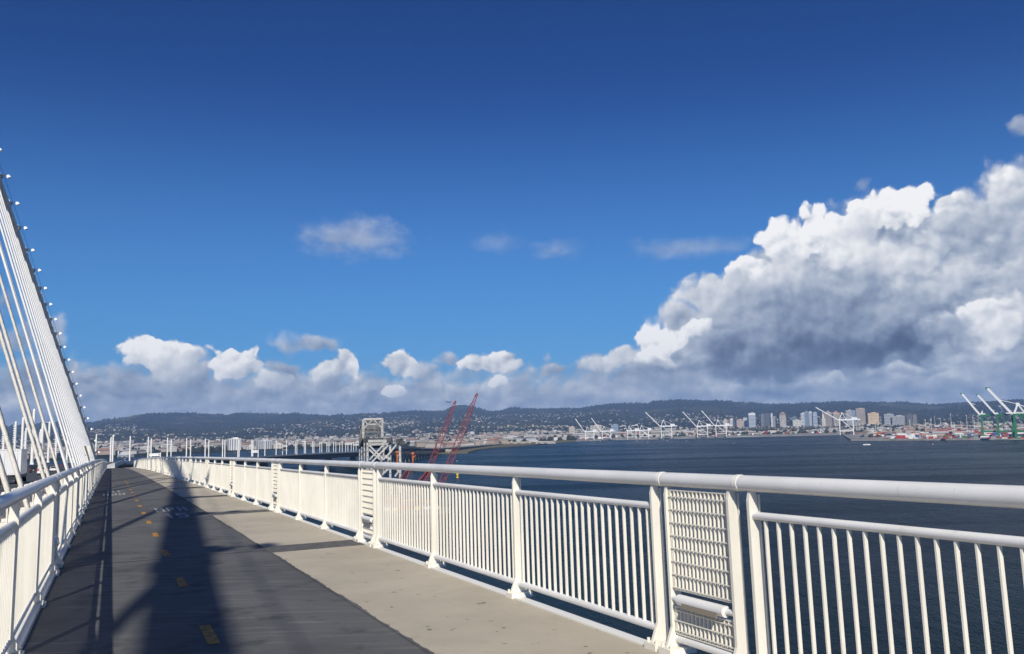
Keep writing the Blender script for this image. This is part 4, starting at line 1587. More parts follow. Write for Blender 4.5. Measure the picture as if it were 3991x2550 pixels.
# ================================================================== RED DERRICKS, BARGES, SMALL CRAFT
def lattice(pa, pb, w0, w1, n, t, name, mat, parent, swell=None):
    pa, pb = Vector(pa), Vector(pb)
    ax = (pb - pa).normalized()
    sx = ax.cross(Vector((0, 1, 0))).normalized()
    sy = ax.cross(sx).normalized()

    def ring(u):
        w = w0 + (w1 - w0) * u
        if swell:
            w = min(w, swell * (0.25 + 4 * u)) if u < 0.2 else w
            w = w if u < 0.75 else w * (1 - (u - 0.75) * 2.6)
        c = pa.lerp(pb, u)
        return [c + sx * a * w / 2 + sy * b * w / 2 for a, b in ((-1, -1), (1, -1), (1, 1), (-1, 1))]
    rings = [ring(i / n) for i in range(n + 1)]
    for k in range(4):
        q = MB()
        for i in range(n):
            q.bar(rings[i][k], rings[i + 1][k], t)
        q.build('boom_chord', mat, parent)
    q = MB()
    for i in range(n):
        for k in range(4):
            k2 = (k + 1) % 4
            a, b = (k, k2) if i % 2 else (k2, k)
            q.bar(rings[i][a], rings[i + 1][b], t * 0.62)
            q.bar(rings[i][k], rings[i][k2], t * 0.5)
    q.build('boom_lacing', mat, parent)


def derrick(label, tip, foot, d, back, w):
    P, T = at(*foot, d), at(*tip, d)
    o = thing('floating_derrick', label, 'crane', (0, 0, 0), (0, 0, 0), 'red derrick cranes')
    lattice(P, T, w, w * 0.85, 26, 0.42, 'boom', M['red_boom'], o, swell=w)
    hd = MB().box(T + Vector((0.3, 0, 0.2)), (1.3, 1.2, 1.6))
    hd.build('boom_head', M['red_boom'], o)
    base = Vector((P.x, P.y, 0))
    bx = base + Vector((-14, 4, 0))
    MB().box(bx + Vector((0, 0, 1.2)), (60, 24, 3.4)).build('barge_hull', M['p_grey'], o)
    MB().box(bx + Vector((-6, 0, 6)), (14, 9, 6)).build('machine_house', M['red_boom'], o)
    g = at(*back, d)
    MB().bar(bx + Vector((-16, -3, 3)), g, 0.9).bar(bx + Vector((-2, -3, 3)), g, 0.9).bar(bx + Vector((-9, 5, 3)), g, 0.9).build('gantry_leg', M['red_boom'], o)
    MB().tube([g, T], 0.10, 4).build('pendant_line', M['dark_gap'], o)
    for i in range(8):
        MB().box(bx + Vector((random.uniform(-26, 26), random.uniform(-9, 9), 3.6)), (random.uniform(2, 6), random.uniform(2, 4), random.uniform(1.5, 4)), random.uniform(0, 1)).build('deck_gear', M[random.choice(['yellow', 'orange', 'crane_white', 'p_grey'])], o)
    return o


derrick('left one of two red lattice boom derrick cranes', (1774, 1567), (1620, 1965), 700, (1612, 1800), 4.3)
derrick('right and taller one of two red lattice boom derrick cranes', (1858, 1538), (1672, 2010), 640, (1690, 1810), 4.6)

for lab, px, py, w in [('white cabin on a little work float beside the old bridge legs', 1601, 1840, 6.6), ('grey cabin on a smaller work float right of the white one', 1646, 1834, 5.2)]:
    p = on_z(px, py)
    o = thing('work_float', lab, 'boat', p)
    MB().box((0, 0, 0.6), (w * 1.7, w, 1.6)).build('hull', M['dark_gap'], o)
    c = MB().box((0, 0, 4.4), (w, w * 0.8, 4.6)).build('cabin', M['crane_white' if w > 6 else 'concrete_pier'], o)
    MB().box((0, -w * 0.41, 5.0), (w * 0.3, 0.1, 1.2)).build('window', M['glass'], c)
    for x in (-w * .6, w * .6):
        MB().bar((x, -w * .3, 0), (x, -w * .3, 2.2), 0.4).build('strut', M['black'], o)

for i, (px, yt, yb) in enumerate([(1548, 1764, 1797), (1609, 1770, 1800)]):
    d = 1330.0
    a = at(px, yt, d)
    o = thing('pile_mast', ['left', 'right'][i] + ' of two orange masts with a ball on top beside the causeway', 'mast', Vector((a.x, a.y, 0)))
    MB().tube([(0, 0, -1), (0, 0, a.z)], 1.3, 10).build('shaft', M['orange'], o)
    MB().tube([(0, 0, a.z - 2.0), (0, 0, a.z - 1.2), (0, 0, a.z + 0.6), (0, 0, a.z + 2), (0, 0, a.z + 2.5)], [1.0, 2.4, 3.1, 2.3, 0.3], 12).build('ball', M['orange'], o)
    MB().bar((0, 0, a.z - 7), (4.5, 0, a.z - 2), 1.4).build('arm', M['orange'], o)

p = on_z(1783, 1862)
o = thing('yellow_buoy', 'yellow bell shaped buoy on the dark water', 'buoy', p)
MB().tube([(0, 0, -0.5), (0, 0, 0.6), (0, 0, 1.0)], [1.9, 1.9, 0.8], 14).build('float', M['yellow'], o)
MB().tube([(0, 0, 1.0), (0, 0, 3.0), (0, 0, 5.2), (0, 0, 6.4)], [0.7, 1.5, 1.7, 0.7], 12).build('bell', M['yellow'], o)
for i, (px, py) in enumerate([(1781, 1798), (2340, 1721), (2483, 1721), (2504, 1722), (2524, 1727), (2601, 1719), (2675, 1720), (2860, 1729), (3636, 1733), (2303, 1720)]):
    p = on_z(px, py)
    r = math.hypot(p.x, p.y) / 5200.0
    o = thing('white_buoy', ['tiny white buoy beside the taller red boom', 'tiny white buoy below the second white crane', 'tiny white buoy below the left folded crane', 'tiny white buoy below the right folded crane', 'nearest tiny white buoy off the folded cranes', 'tiny white buoy below the tall lone crane', 'tiny white buoy between the lone crane and the pair', 'lone tiny white buoy on open water before downtown', 'tiny white buoy off the container yard', 'tiny white buoy below the leftmost white crane'][i], 'buoy', p, (0, 0, 0), 'white buoys on the bay')
    MB().tube([(0, 0, -0.3), (0, 0, 1.0 * r), (0, 0, 4.0 * r)], [2.2 * r, 2.0 * r, 0.7 * r], 10).build('float', M['crane_white'], o)
    MB().bar((0, 0, 3.5 * r), (0, 0, 6 * r), 0.4 * r).build('top_mark', M['crane_white'], o)
p = on_z(3377, 1735)
o = thing('motor_boat', 'small white motor boat off the container yard', 'boat', p)
MB().prism([Vector((-9, -2.4, 0)), Vector((7, -2.4, 0)), Vector((10, 0, 0)), Vector((7, 2.4, 0)), Vector((-9, 2.4, 0))], (0, 0, 2.0)).build('hull', M['crane_white'], o)
MB().box((-1, 0, 3.4), (6, 3.4, 2.8)).build('cabin', M['p_grey'], o)

p = at(1750, 1568, 2600)
o = thing('small_plane', 'tiny dark plane in the air left of the red booms', 'plane', p)
MB().tube([(-9, 0, 0), (-7, 0, 0.4), (4, 0, 0.5), (8, 0, 0.2), (10, 0, 0)], [0.3, 1.4, 1.5, 0.9, 0.2], 8).build('fuselage', M['p_grey'], o)
MB().prism([Vector((-1, -14, 0.3)), Vector((1, -14, 0.3)), Vector((3, 0, 0.3)), Vector((1, 14, 0.3)), Vector((-1, 14, 0.3)), Vector((-2, 0, 0.3))], (0, 0, 0.4)).build('wing', M['p_grey'], o)
MB().prism([Vector((-9, 0, 0.3)), Vector((-6.5, 0, 0.3)), Vector((-8.5, 0, 4)), Vector((-9.6, 0, 4))], (0, 0.3, 0)).build('tail_fin', M['p_grey'], o)

# ================================================================== PORT
def crane_parts(o, w, H, mats, boom_angle, folded=False, gauge_y=18.0, fat=1.0):
    """ship-to-shore crane in local coords: x across the quay (water at -x), w leg gauge, H portal height"""
    mf, mb = mats
    t = 1.9 * w / 36.0 * fat
    for x in (-w / 2, w / 2):
        for y in (-gauge_y / 2, gauge_y / 2):
            MB().bar((x, y, 0), (x, y, H), t * 1.15).build('leg', mf, o)
    for y in (-gauge_y / 2, gauge_y / 2):
        for z in (H * 0.26, H * 0.97):
            MB().bar((-w / 2, y, z), (w / 2, y, z), t).build('portal_beam', mf, o)
        MB().bar((w / 2 * 0.96, y, H * 0.30), (-w / 2 * 0.6, y, H * 0.95), t * 0.7).build('diagonal', mf, o)
    for x in (-w / 2, w / 2):
        for z in (H * 0.26, H * 0.97):
            MB().bar((x, -gauge_y / 2, z), (x, gauge_y / 2, z), t).build('cross_beam', mf, o)
        MB().box((x, 0, 0.9), (2.2, gauge_y * 1.2, 1.8)).build('bogie', mf, o)
    # back girder, machinery house, A-frame
    for y in (-2.6, 2.6):
        MB().bar((-w * 0.62, y, H), (w * 1.05, y, H), t * 0.8, t * 1.6).build('girder', mb, o)
    hs_m = MB().box((w * 0.62, 0, H + 4.2), (w * 0.42, 8, 6.5)).build('machinery_house', mb, o)
    MB().box((w * 0.62, 0, H + 7.6), (w * 0.44, 8.4, 0.5)).build('roof', mb, hs_m)
    ap = Vector((-w * 0.28, 0, H + w * 0.55))
    for y in (-3, 3):
        MB().bar((-w / 2, y, H), ap + Vector((0, y * 0.4, 0)), t * 0.85).build('a_frame', mb, o)
        MB().bar((w * 0.05, y, H), ap + Vector((0, y * 0.4, 0)), t * 0.75).build('a_frame', mb, o)
        MB().bar((w * 0.55, y, H + 7.0), ap + Vector((0, y * 0.4, 0)), t * 0.45).build('back_stay', mb, o)
    MB().box(ap, (t * 1.8, 5, t * 1.4)).build('apex', mb, o)
    hx = Vector((-w * 0.60, 0, H))
    L = w * 1.85
    if folded:
        k1 = hx + Vector((-w * 0.10, 0, w * 0.62))
        k2 = k1 + Vector((-w * 0.72, 0, -w * 0.08))
        pts = [hx, k1, k2]
    else:
        pts = [hx, hx + Vector((-math.cos(boom_angle) * L, 0, math.sin(boom_angle) * L))]
    for a, b in zip(pts[:-1], pts[1:]):
        for y in (-2.3, 2.3):
            MB().bar(a + Vector((0, y, 0)), b + Vector((0, y, 0)), t * 0.75, t * 1.25).build('boom', mb, o)
        n = 7
        q = MB()
        for i in range(n):
            p0, p1 = a.lerp(b, i / n), a.lerp(b, (i + 1) / n)
            sg = 1 if i % 2 else -1
            q.bar(p0 + Vector((0, 2.3 * sg, 0)), p1 + Vector((0, -2.3 * sg, 0)), t * 0.4)
        q.build('boom_lacing', mb, o)
    if not folded:
        m_ = pts[0].lerp(pts[1], 0.55)
        MB().bar(m_, ap, t * 0.3).build('fore_stay', mb, o)
        MB().box(pts[1], (t * 2.2, 5.4, t * 1.2)).build('boom_tip', mf, o)


WH = (M['crane_white'], M['crane_white'])
CR = [(2283, 2315, 1683, 1712, 56, False, 'leftmost white container crane with raised boom on the far quay'),
      (2348, 2381, 1681, 1711, 55, False, 'second white container crane from the left with raised boom'),
      (2447, 2479, 1679, 1710, 0, True, 'left one of two white container cranes with folded boom'),
      (2495, 2528, 1677, 1709, 0, True, 'right one of two white container cranes with folded boom'),
      (2579, 2618, 1661, 1706, 46, False, 'tall white container crane standing alone mid quay'),
      (2720, 2758, 1661, 1702, 50, False, 'left one of a pair of white cranes before downtown'),
      (2793, 2831, 1659, 1700, 52, False, 'right one of a pair of white cranes before downtown'),
      (3279, 3324, 1636, 1693, 33, False, 'big white crane with red stripe at the pier corner')]
for (x0, x1, yt, yb, ba, fo, lab) in CR:
    xm = (x0 + x1) / 2
    d = rng(xm, yb + 5, 2.0) + 25
    p = at(xm, yb, d)
    wm_ = (x1 - x0) * d / FPX
    top = at(xm, yt, d)
    o = thing('container_crane', lab, 'crane', Vector((p.x, p.y, 4.0)), (0, 0, -math.atan2(p.x, p.y)), 'white container cranes')
    crane_parts(o, wm_, max(top.z - 4.0, wm_ * 0.85), WH, rad(ba), fo)
    if 'red stripe' in lab:
        H = max(top.z - 4.0, wm_ * 0.85)
        a = Vector((-wm_ * 0.60, 0, H))
        u = Vector((-math.cos(rad(ba)), 0, math.sin(rad(ba))))
        MB().bar(a + u * wm_ * 0.9, a + u * wm_ * 1.15, 3.4, 4.2).build('red_stripe', M['crane_red'], o)
        MB().bar(Vector((-wm_ * .28, 0, H + wm_ * .55)), Vector((-wm_ * .95, 0, H + wm_ * .62)), 1.8, 1.8).build('stay_arm', M['crane_red'], o)
GW = (M['crane_green'], M['crane_white'])
for (x0, x1, yt, yb, ba, lab) in [(3840, 3886, 1615, 1703, 57, 'left one of the green legged container cranes with white boom'),
                                  (3901, 3944, 1613, 1703, 55, 'second green legged container crane with white boom'),
                                  (3972, 4030, 1612, 1703, 54, 'green legged container crane cut by the right edge')]:
    xm = (x0 + x1) / 2
    d = rng(xm, 1709, 2.0)
    p = at(xm, yb, d)
    wm_ = (x1 - x0) * d / FPX
    top = at(xm, yt, d)
    o = thing('container_crane', lab, 'crane', Vector((p.x, p.y, 4.4)), (0, 0, -math.atan2(p.x, p.y)), 'green container cranes')
    crane_parts(o, wm_, top.z - 4.4, GW, rad(ba), False, 20, 1.95)

# containers: stacks on the quays
CCOL = {'red': (0.36, 0.03, 0.03), 'white': (0.72, 0.72, 0.70), 'blue': (0.03, 0.08, 0.24), 'orange': (0.55, 0.15, 0.03), 'grey': (0.30, 0.31, 0.32), 'green': (0.03, 0.16, 0.08), 'brown': (0.20, 0.05, 0.03)}
CDATA = {}
for k_, c in CCOL.items():
    m = material('container_' + k_, c, 0.6, var=0.15, scale=0.3)
    q = MB().box((0, 0, 1.45), (12.2, 2.44, 2.8))
    for i in range(10):
        q.box((-5.5 + i * 1.22, -1.24, 1.45), (0.5, 0.08, 2.5))
    CDATA[k_] = q.data('shipping_container', m)
rs2 = random.Random(5)
WHERE = {'a': 'stacked along the far quay', 'b': 'stacked in the yard at right'}


def stack(px, py, z0, cols_, nlev, where, colours):
    p = on_z(px, py, z0)
    face = -math.atan2(p.x, p.y)
    ux = Vector((math.cos(face), math.sin(face), 0))
    for c in range(cols_):
        for l in range(rs2.randint(max(1, nlev - 2), nlev)):
            col_ = rs2.choice(colours)
            o = obj('shipping_container', CDATA[col_], None, p + ux * (c * 12.7) + Vector((0, 0, l * 2.92)))
            o.rotation_euler = (0, 0, face)
            tag(o, '%s shipping container %s' % (col_, WHERE[where]), 'container', '%s containers %s' % (col_, WHERE[where]))


for (px, py, cc, nl, cols_) in [(2960, 1690, 3, 4, ['white', 'grey']), (2976, 1692, 2, 4, ['red']), (2998, 1691, 3, 3, ['white']), (3030, 1690, 3, 3, ['white', 'white', 'red']), (3066, 1690, 3, 4, ['red', 'red', 'brown']),
                                (3118, 1688, 4, 3, ['red', 'red', 'white']), (3165, 1688, 3, 3, ['white', 'red']), (3210, 1687, 3, 2, ['red', 'white']), (3160, 1680, 4, 3, ['white', 'blue']), (3200, 1676, 3, 3, ['orange']), (3229, 1676, 3, 3, ['orange', 'red']),
                                (2880, 1697, 2, 2, ['green', 'white']), (2690, 1701, 2, 2, ['grey', 'blue']), (2560, 1704, 3, 2, ['blue', 'grey'])]:
    stack(px, py, 4.0, cc, nl, 'a', cols_)
for i in range(58):
    px = rs2.uniform(3350, 3985)
    py = rs2.uniform(1674, 1703)
    cl_ = ['red', 'white', 'red', 'brown', 'grey', 'blue', 'white', 'orange', 'green']
    if 3440 < px < 3600 and py < 1690:
        cl_ = ['white', 'white', 'grey']
    if 3620 < px < 3720 and py > 1676:
        cl_ = ['red', 'red', 'brown', 'red']
    stack(px, py, 4.4, rs2.choice((1, 2, 2, 3)), rs2.choice((2, 3, 4, 5)), 'b', cl_)

# the many containers, trucks and sheds farther in that run together
mass = thing('yard_clutter', 'jumble of distant containers and trucks filling the port yards', 'containers', (0, 0, 0))
mass['kind'] = 'stuff'
rc = random.Random(9)
for k_, cnt in (('red', 150), ('white', 230), ('grey', 170), ('blue', 60), ('brown', 110), ('orange', 45), ('green', 40)):
    q = MB()
    for i in range(cnt):
        if rc.random() < 0.68:
            px, py = rc.uniform(3345, 4050), rc.uniform(1668, 1711)
            if px < 3400 and py > 1690:
                continue
        else:
            px, py = rc.uniform(2250, 3320), 0
            py = 1722 - (px - 2250) * 0.0262 - rc.uniform(8, 26)
        p = on_z(px, py, 4.3)
        sc_ = rc.choice((0.5, 0.8, 1.0, 1.0))
        hl = rc.choice((1, 1, 2, 3)) * 2.9 * (1 if sc_ > 0.6 else 0.7)
        q.box((p.x, p.y, 4.4 + hl / 2), (12.2 * sc_ * rc.choice((1, 1, 2)), 2.6 * rc.choice((1, 2, 3)), hl), -math.atan2(p.x, p.y) + rc.choice((0, 0, 0.15, 1.5)))
    q.build('container_mass', CDATA[k_].materials[0], mass, kind='stuff')

# yard light masts
MM = [MB().bar((0, 0, 0), (0, 0, 30), 0.9).data('shaft', M['pole']), MB().box((0, 0, 30), (3.6, 1.2, 1.2)).data('lamp_head', M['crane_white'])]
for i, (px, py, hpx) in enumerate([(3414, 1690, 50), (3436, 1680, 40), (3548, 1688, 44), (3610, 1692, 48), (3632, 1692, 50), (3645, 1668, 40), (3668, 1672, 36), (3710, 1676, 54), (3722, 1692, 38), (3748, 1684, 34), (3771, 1680, 52),
                                     (3794, 1670, 40), (3815, 1664, 38), (3800, 1690, 44), (3828, 1692, 52), (3550, 1666, 26), (3340, 1686, 34), (3352, 1686, 30), (3365, 1688, 36), (3181, 1686, 26), (3160, 1678, 24), (3259, 1684, 30), (2550, 1702, 18), (2705, 1700, 22)]):
    p = on_z(px, py, 4.4)
    d = math.hypot(p.x, p.y)
    o = thing('light_mast', 'slender light mast in the container yard at right' if px > 3330 else 'slender light mast on the far quay', 'light mast', p, (0, 0, 0), 'port light masts')
    k_ = hpx * d / FPX / 30.0
    o.scale = (0.9, 0.9, k_)
    s_ = obj('shaft', MM[0], o)
    obj('lamp_head', MM[1], o)

# ================================================================== BUILDINGS
BM = {}


def bmat(c, name='facade'):
    key = tuple(round(x, 3) for x in c)
    if key not in BM:
        BM[key] = material('%s_%d' % (name, len(BM)), c, 0.8, var=0.10, scale=0.02)
    return BM[key]


WIN = material('far_window_glass', (0.17, 0.19, 0.22), 0.25)
WIN_B = material('far_window_blue', (0.13, 0.20, 0.30), 0.2)


def tower(px0, px1, yt, yb, d, col, label, style='bands', cap=None, turn=0.25, name='office_tower', cat='tower', win=None):
    xm = (px0 + px1) / 2
    p = at(xm, yb, d)
    topz = at(xm, yt, d).z
    base = land_z(p.x, p.y) - 2
    h = topz - base
    wd = (px1 - px0) * d / FPX
    face = -math.atan2(p.x, p.y) + turn
    W_ = wd / (abs(math.cos(turn)) + 0.75 * abs(math.sin(turn)))
    D_ = W_ * 0.75
    o = thing(name, label, cat, Vector((p.x, p.y, base)), (0, 0, face))
    m = bmat(col)
    wl = win or WIN
    if cap == 'pyramid':
        hb = h * 0.84
        MB().box((0, 0, hb / 2), (W_, D_, hb)).build('wall', m, o)
        MB().mesh([(-W_ / 2, -D_ / 2, hb), (W_ / 2, -D_ / 2, hb), (W_ / 2, D_ / 2, hb), (-W_ / 2, D_ / 2, hb), (0, 0, h)], [(0, 1, 4), (1, 2, 4), (2, 3, 4), (3, 0, 4)]).build('roof', bmat((0.32, 0.30, 0.27)), o)
    elif cap == 'spire':
        hb = h * 0.62
        MB().box((0, 0, hb / 2), (W_, D_, hb)).build('wall', m, o)
        MB().box((0, 0, hb + h * 0.10), (W_ * 0.55, D_ * 0.55, h * 0.2)).build('upper_storey', m, o)
        MB().box((0, 0, hb + h * 0.26), (W_ * 0.3, D_ * 0.3, h * 0.12)).build('lantern', m, o)
        MB().tube([(0, 0, h * 0.92), (0, 0, h)], [W_ * 0.12, 0.2], 6).build('spire', m, o)
    else:
        hb = h
        MB().box((0, 0, hb / 2), (W_, D_, hb)).build('wall', m, o)
        r = MB().box((0, 0, hb + 0.6), (W_ * 1.01, D_ * 1.01, 1.2)).build('roof', bmat(cap) if isinstance(cap, tuple) else m, o)
        MB().box((W_ * 0.1, 0, hb + 3), (W_ * 0.4, D_ * 0.5, 4)).build('plant_room', m, r)
        if isinstance(cap, tuple):
            MB().box((0, 0, hb - h * 0.06), (W_ * 1.012, D_ * 1.012, h * 0.12)).build('crown', bmat(cap), o)
    if style == 'bands':
        n = max(3, int(hb / 8.5))
        for i in range(n):
            z = hb * (i + 0.6) / (n + 0.2)
            MB().box((0, 0, z), (W_ * 1.006, D_ * 1.006, hb / n * 0.36)).build('window_band', wl, o)
    elif style == 'ribs':
        n = max(4, int(W_ / 7))
        for i in range(n):
            x = -W_ / 2 + W_ * (i + 0.5) / n
            MB().box((x, -D_ / 2 - 0.15, hb * 0.5), (W_ / n * 0.42, 0.5, hb * 0.94)).build('window_bay', wl, o)
        for i in range(max(2, int(D_ / 9))):
            y = -D_ / 2 + D_ * (i + 0.5) / max(2, int(D_ / 9))
            for sg in (-1, 1):
                MB().box((sg * (W_ / 2 + 0.1), y, hb * 0.5), (0.5, D_ / max(2, int(D_ / 9)) * 0.42, hb * 0.94)).build('window_bay', wl, o)
    elif style == 'grid':
        nx, nz = max(3, int(W_ / 8)), max(3, int(hb / 9))
        for i in range(nx):
            for j in range(nz):
                if nx * nz > 140:
                    continue
                MB().box((-W_ / 2 + W_ * (i + 0.5) / nx, -D_ / 2 - 0.1, hb * (j + 0.55) / nz), (W_ / nx * 0.5, 0.5, hb / nz * 0.5)).build('window', wl, o)
    return o


CREAM, WHT, TAN, GRY, BLU, PNK, DRK, BRK = (0.68, 0.64, 0.55), (0.82, 0.81, 0.79), (0.48, 0.40, 0.31), (0.40, 0.42, 0.44), (0.22, 0.27, 0.34), (0.52, 0.40, 0.36), (0.10, 0.12, 0.15), (0.40, 0.20, 0.15)


def B(x, y):
    return 2400 + x / 3.01, 1520 + y / 3.01


def C(x, y):
    return 3100 + x / 2.7026, 1500 + y / 2.7026


TW = [(B, 1255, 355, 1308, 425, CREAM, 'ribs', None, 'cream block of flats at the left end of downtown'),
      (B, 1306, 350, 1338, 420, BRK, 'bands', None, 'narrow reddish block beside the cream flats'),
      (B, 1336, 342, 1376, 420, WHT, 'ribs', None, 'white ribbed block right of the reddish one'),
      (B, 1376, 362, 1406, 425, DRK, 'bands', None, 'short dark block between white and pink blocks'),
      (B, 1406, 350, 1492, 425, PNK, 'grid', None, 'pinkish wide block near the left end of downtown'),
      (B, 1548, 275, 1638, 395, (0.46, 0.50, 0.55), 'bands', (0.66, 0.67, 0.68), 'tall grey blue tower behind the wide white block'),
      (B, 1502, 330, 1617, 400, WHT, 'bands', None, 'wide white office block in front of the grey blue tower'),
      (B, 1700, 285, 1737, 395, (0.17, 0.19, 0.22), 'ribs', None, 'narrow dark grey tower left of the darkest tower'),
      (B, 1740, 277, 1822, 397, DRK, 'ribs', None, 'darkest broad tower of downtown'),
      (B, 1818, 282, 1842, 362, WHT, 'bands', None, 'slim white tower touching the darkest tower'),
      (B, 1842, 316, 1872, 362, GRY, 'bands', None, 'short grey tower right of the slim white one'),
      (B, 1913, 275, 1995, 400, (0.58, 0.53, 0.46), 'ribs', (0.28, 0.17, 0.13), 'beige tower with brown crown'),
      (B, 2065, 318, 2127, 362, BLU, 'bands', None, 'low dark blue glass block right of the beige tower'),
      (B, 2062, 358, 2168, 398, CREAM, 'grid', None, 'low cream block below the dark blue one'),
      (B, 2178, 275, 2230, 382, WHT, 'bands', None, 'white tower left of the blue striped tower'),
      (B, 2222, 257, 2268, 392, (0.30, 0.38, 0.46), 'ribs', None, 'tall blue glass striped tower amid white towers'),
      (B, 2266, 260, 2308, 392, WHT, 'ribs', None, 'white tower right of the blue striped tower'),
      (B, 2306, 268, 2362, 352, (0.42, 0.46, 0.50), 'bands', None, 'grey blue tower right of the tall white pair'),
      (C, 274, 285, 314, 388, (0.66, 0.64, 0.58), 'grid', 'spire', 'pale stepped clock tower with a lantern top'),
      (C, 315, 270, 386, 396, TAN, 'ribs', 'pyramid', 'left one of the twin tan towers with pyramid roofs'),
      (C, 390, 275, 470, 392, TAN, 'ribs', 'pyramid', 'right one of the twin tan towers with pyramid roofs'),
      (C, 538, 272, 602, 332, (0.56, 0.57, 0.57), 'bands', None, 'pale grey tower right of the big white crane'),
      (C, 600, 275, 632, 332, (0.28, 0.36, 0.44), 'bands', None, 'blue glass tower touching the pale grey tower'),
      (C, 632, 252, 732, 386, (0.44, 0.35, 0.29), 'ribs', None, 'big flat topped tan tower'),
      (C, 752, 300, 872, 386, (0.70, 0.52, 0.30), 'grid', None, 'broad yellow cream block right of the tan tower'),
      (C, 925, 312, 1027, 372, GRY, 'bands', None, 'grey low block beyond the yellow cream one'),
      (C, 1030, 330, 1142, 372, (0.60, 0.60, 0.60), 'ribs', None, 'white block with dark window stripes near the hills'),
      (C, 1180, 315, 1228, 366, (0.17, 0.16, 0.15), 'bands', None, 'dark brown block left of its twin'),
      (C, 1234, 318, 1275, 366, (0.20, 0.18, 0.16), 'bands', None, 'dark brown block right of its twin')]
for (fn, x0, y0, x1, y1, col_, sty, cap, lab) in TW:
    (a, b), (c_, d_) = fn(x0, y0), fn(x1, y1)
    tower(a, c_, b, d_, 5600 + random.uniform(-250, 250), col_, lab, sty, cap, turn=random.choice([0.3, -0.3]), win=WIN_B if 'blue' in lab else None)
# towers on the left shore
tower(888, 936, 1711, 1761, 3000, WHT, 'tall white ribbed residential tower over the railing at left', 'ribs', None, 0.2)
tower(959, 995, 1731, 1760, 3020, (0.62, 0.60, 0.56), 'stepped pale block left of the dark windowed office slab', 'grid', 'spire', 0.2, 'apartment_block', 'building')
tower(994, 1056, 1718, 1756, 3060, (0.50, 0.51, 0.52), 'grey office slab with dark window bays', 'ribs', (0.55, 0.58, 0.62), 0.2)
tower(1064, 1101, 1733, 1753, 3050, CREAM, 'low cream block right of the dark windowed slab', 'grid', None, 0.2, 'apartment_block', 'building')
tower(2296, 2345, 1660, 1684, 4600, (0.58, 0.54, 0.47), 'cream ribbed block behind the left white cranes', 'ribs', None, 0.2, 'apartment_block', 'building')
tower(2378, 2410, 1656, 1676, 4700, (0.25, 0.34, 0.45), 'blue glass block behind the left white cranes', 'bands', None, 0.2, 'apartment_block', 'building')
tower(2215, 2240, 1665, 1684, 4600, (0.56, 0.48, 0.40), 'tan block left of the leftmost white crane', 'grid', None, 0.2, 'apartment_block', 'building')
tower(1083, 1138, 1690, 1703, 6800, WHT, 'long white building high on the hillside above the viaduct', 'grid', None, 0.15, 'hillside_building', 'building')


def shed(px0, px1, yt, yb, z0, col, label, roof=None):
    pa, pb = on_z(px0, yb, z0), on_z(px1, yb, z0)
    d = math.hypot(*((pa + pb) / 2).xy)
    p = (pa + pb) / 2
    h = (yb - yt) * d / FPX
    wd = (px1 - px0) * d / FPX
    o = thing('warehouse', label, 'warehouse', p, (0, 0, math.atan2(pb.y - pa.y, pb.x - pa.x) if abs(pb.y - pa.y) < wd else -math.atan2(p.x, p.y)))
    dp = min(wd * 0.5, 60)
    MB().box((0, dp / 2, h * 0.4), (wd, dp, h * 0.8)).build('wall', bmat(col), o)
    MB().prism([Vector((-wd / 2 * 1.01, -0.6, h * 0.8)), Vector((-wd / 2 * 1.01, dp + 0.6, h * 0.8)), Vector((-wd / 2 * 1.01, dp / 2, h * 1.05))], (wd * 1.02, 0, 0)).build('roof', bmat(roof or (0.62, 0.63, 0.64)), o)
    n = max(2, int(wd / 22))
    for i in range(n):
        MB().box((-wd / 2 + wd * (i + 0.5) / n, -0.25, h * 0.22), (wd / n * 0.45, 0.5, h * 0.42)).build('door', bmat((0.16, 0.17, 0.18)), o)
    return o


shed(3376, 3545, 1642, 1658, 4.4, (0.58, 0.46, 0.34), 'very long cream warehouse behind the container yard', (0.62, 0.50, 0.38))
shed(2000, 2090, 1711, 1722, 3.2, (0.45, 0.46, 0.48), 'long pale blue roofed shed on the spit', (0.60, 0.64, 0.70))
shed(1978, 2070, 1722, 1729, 3.2, (0.42, 0.37, 0.28), 'low tan shed below the pale blue roofed one', (0.55, 0.52, 0.44))
shed(2078, 2150, 1721, 1730, 3.2, (0.60, 0.56, 0.48), 'low cream shed at the end of the spit', (0.70, 0.66, 0.58))
shed(1735, 1748, 1753, 1763, 3.2, (0.62, 0.56, 0.36), 'small yellow shed on the spit beside the red boom')
shed(1749, 1758, 1753, 1761, 3.2, (0.60, 0.58, 0.50), 'small cream shed right of the yellow shed')
shed(1850, 1865, 1733, 1741, 3.2, (0.62, 0.58, 0.46), 'cream gatehouse on the spit')
shed(1700, 1762, 1731, 1741, 3.2, (0.66, 0.66, 0.66), 'white roofed shed behind the red booms', (0.74, 0.74, 0.74))
shed(1885, 1925, 1721, 1732, 3.2, (0.64, 0.64, 0.63), 'white shed right of the red booms', (0.72, 0.72, 0.72))
shed(1775, 1800, 1733, 1744, 3.2, (0.25, 0.42, 0.38), 'small green shed between spit buildings', (0.3, 0.45, 0.42))
shed(2560, 2680, 1692, 1700, 4.0, (0.55, 0.48, 0.36), 'long tan shed behind the tall lone white crane')
shed(2840, 2920, 1682, 1692, 4.0, (0.56, 0.56, 0.52), 'pale shed right of the crane pair', (0.62, 0.62, 0.60))
shed(3450, 3580, 1668, 1676, 4.4, (0.66, 0.66, 0.66), 'white roofed shed amid the container yard', (0.78, 0.78, 0.78))
shed(3590, 3850, 1687, 1690.5, 4.4, (0.70, 0.70, 0.70), 'long low white train shed across the container yard', (0.80, 0.80, 0.80))
shed(449, 503, 1772, 1783, 3.0, (0.40, 0.42, 0.44), 'low hall with a long white roof beyond the path end', (0.80, 0.80, 0.80))

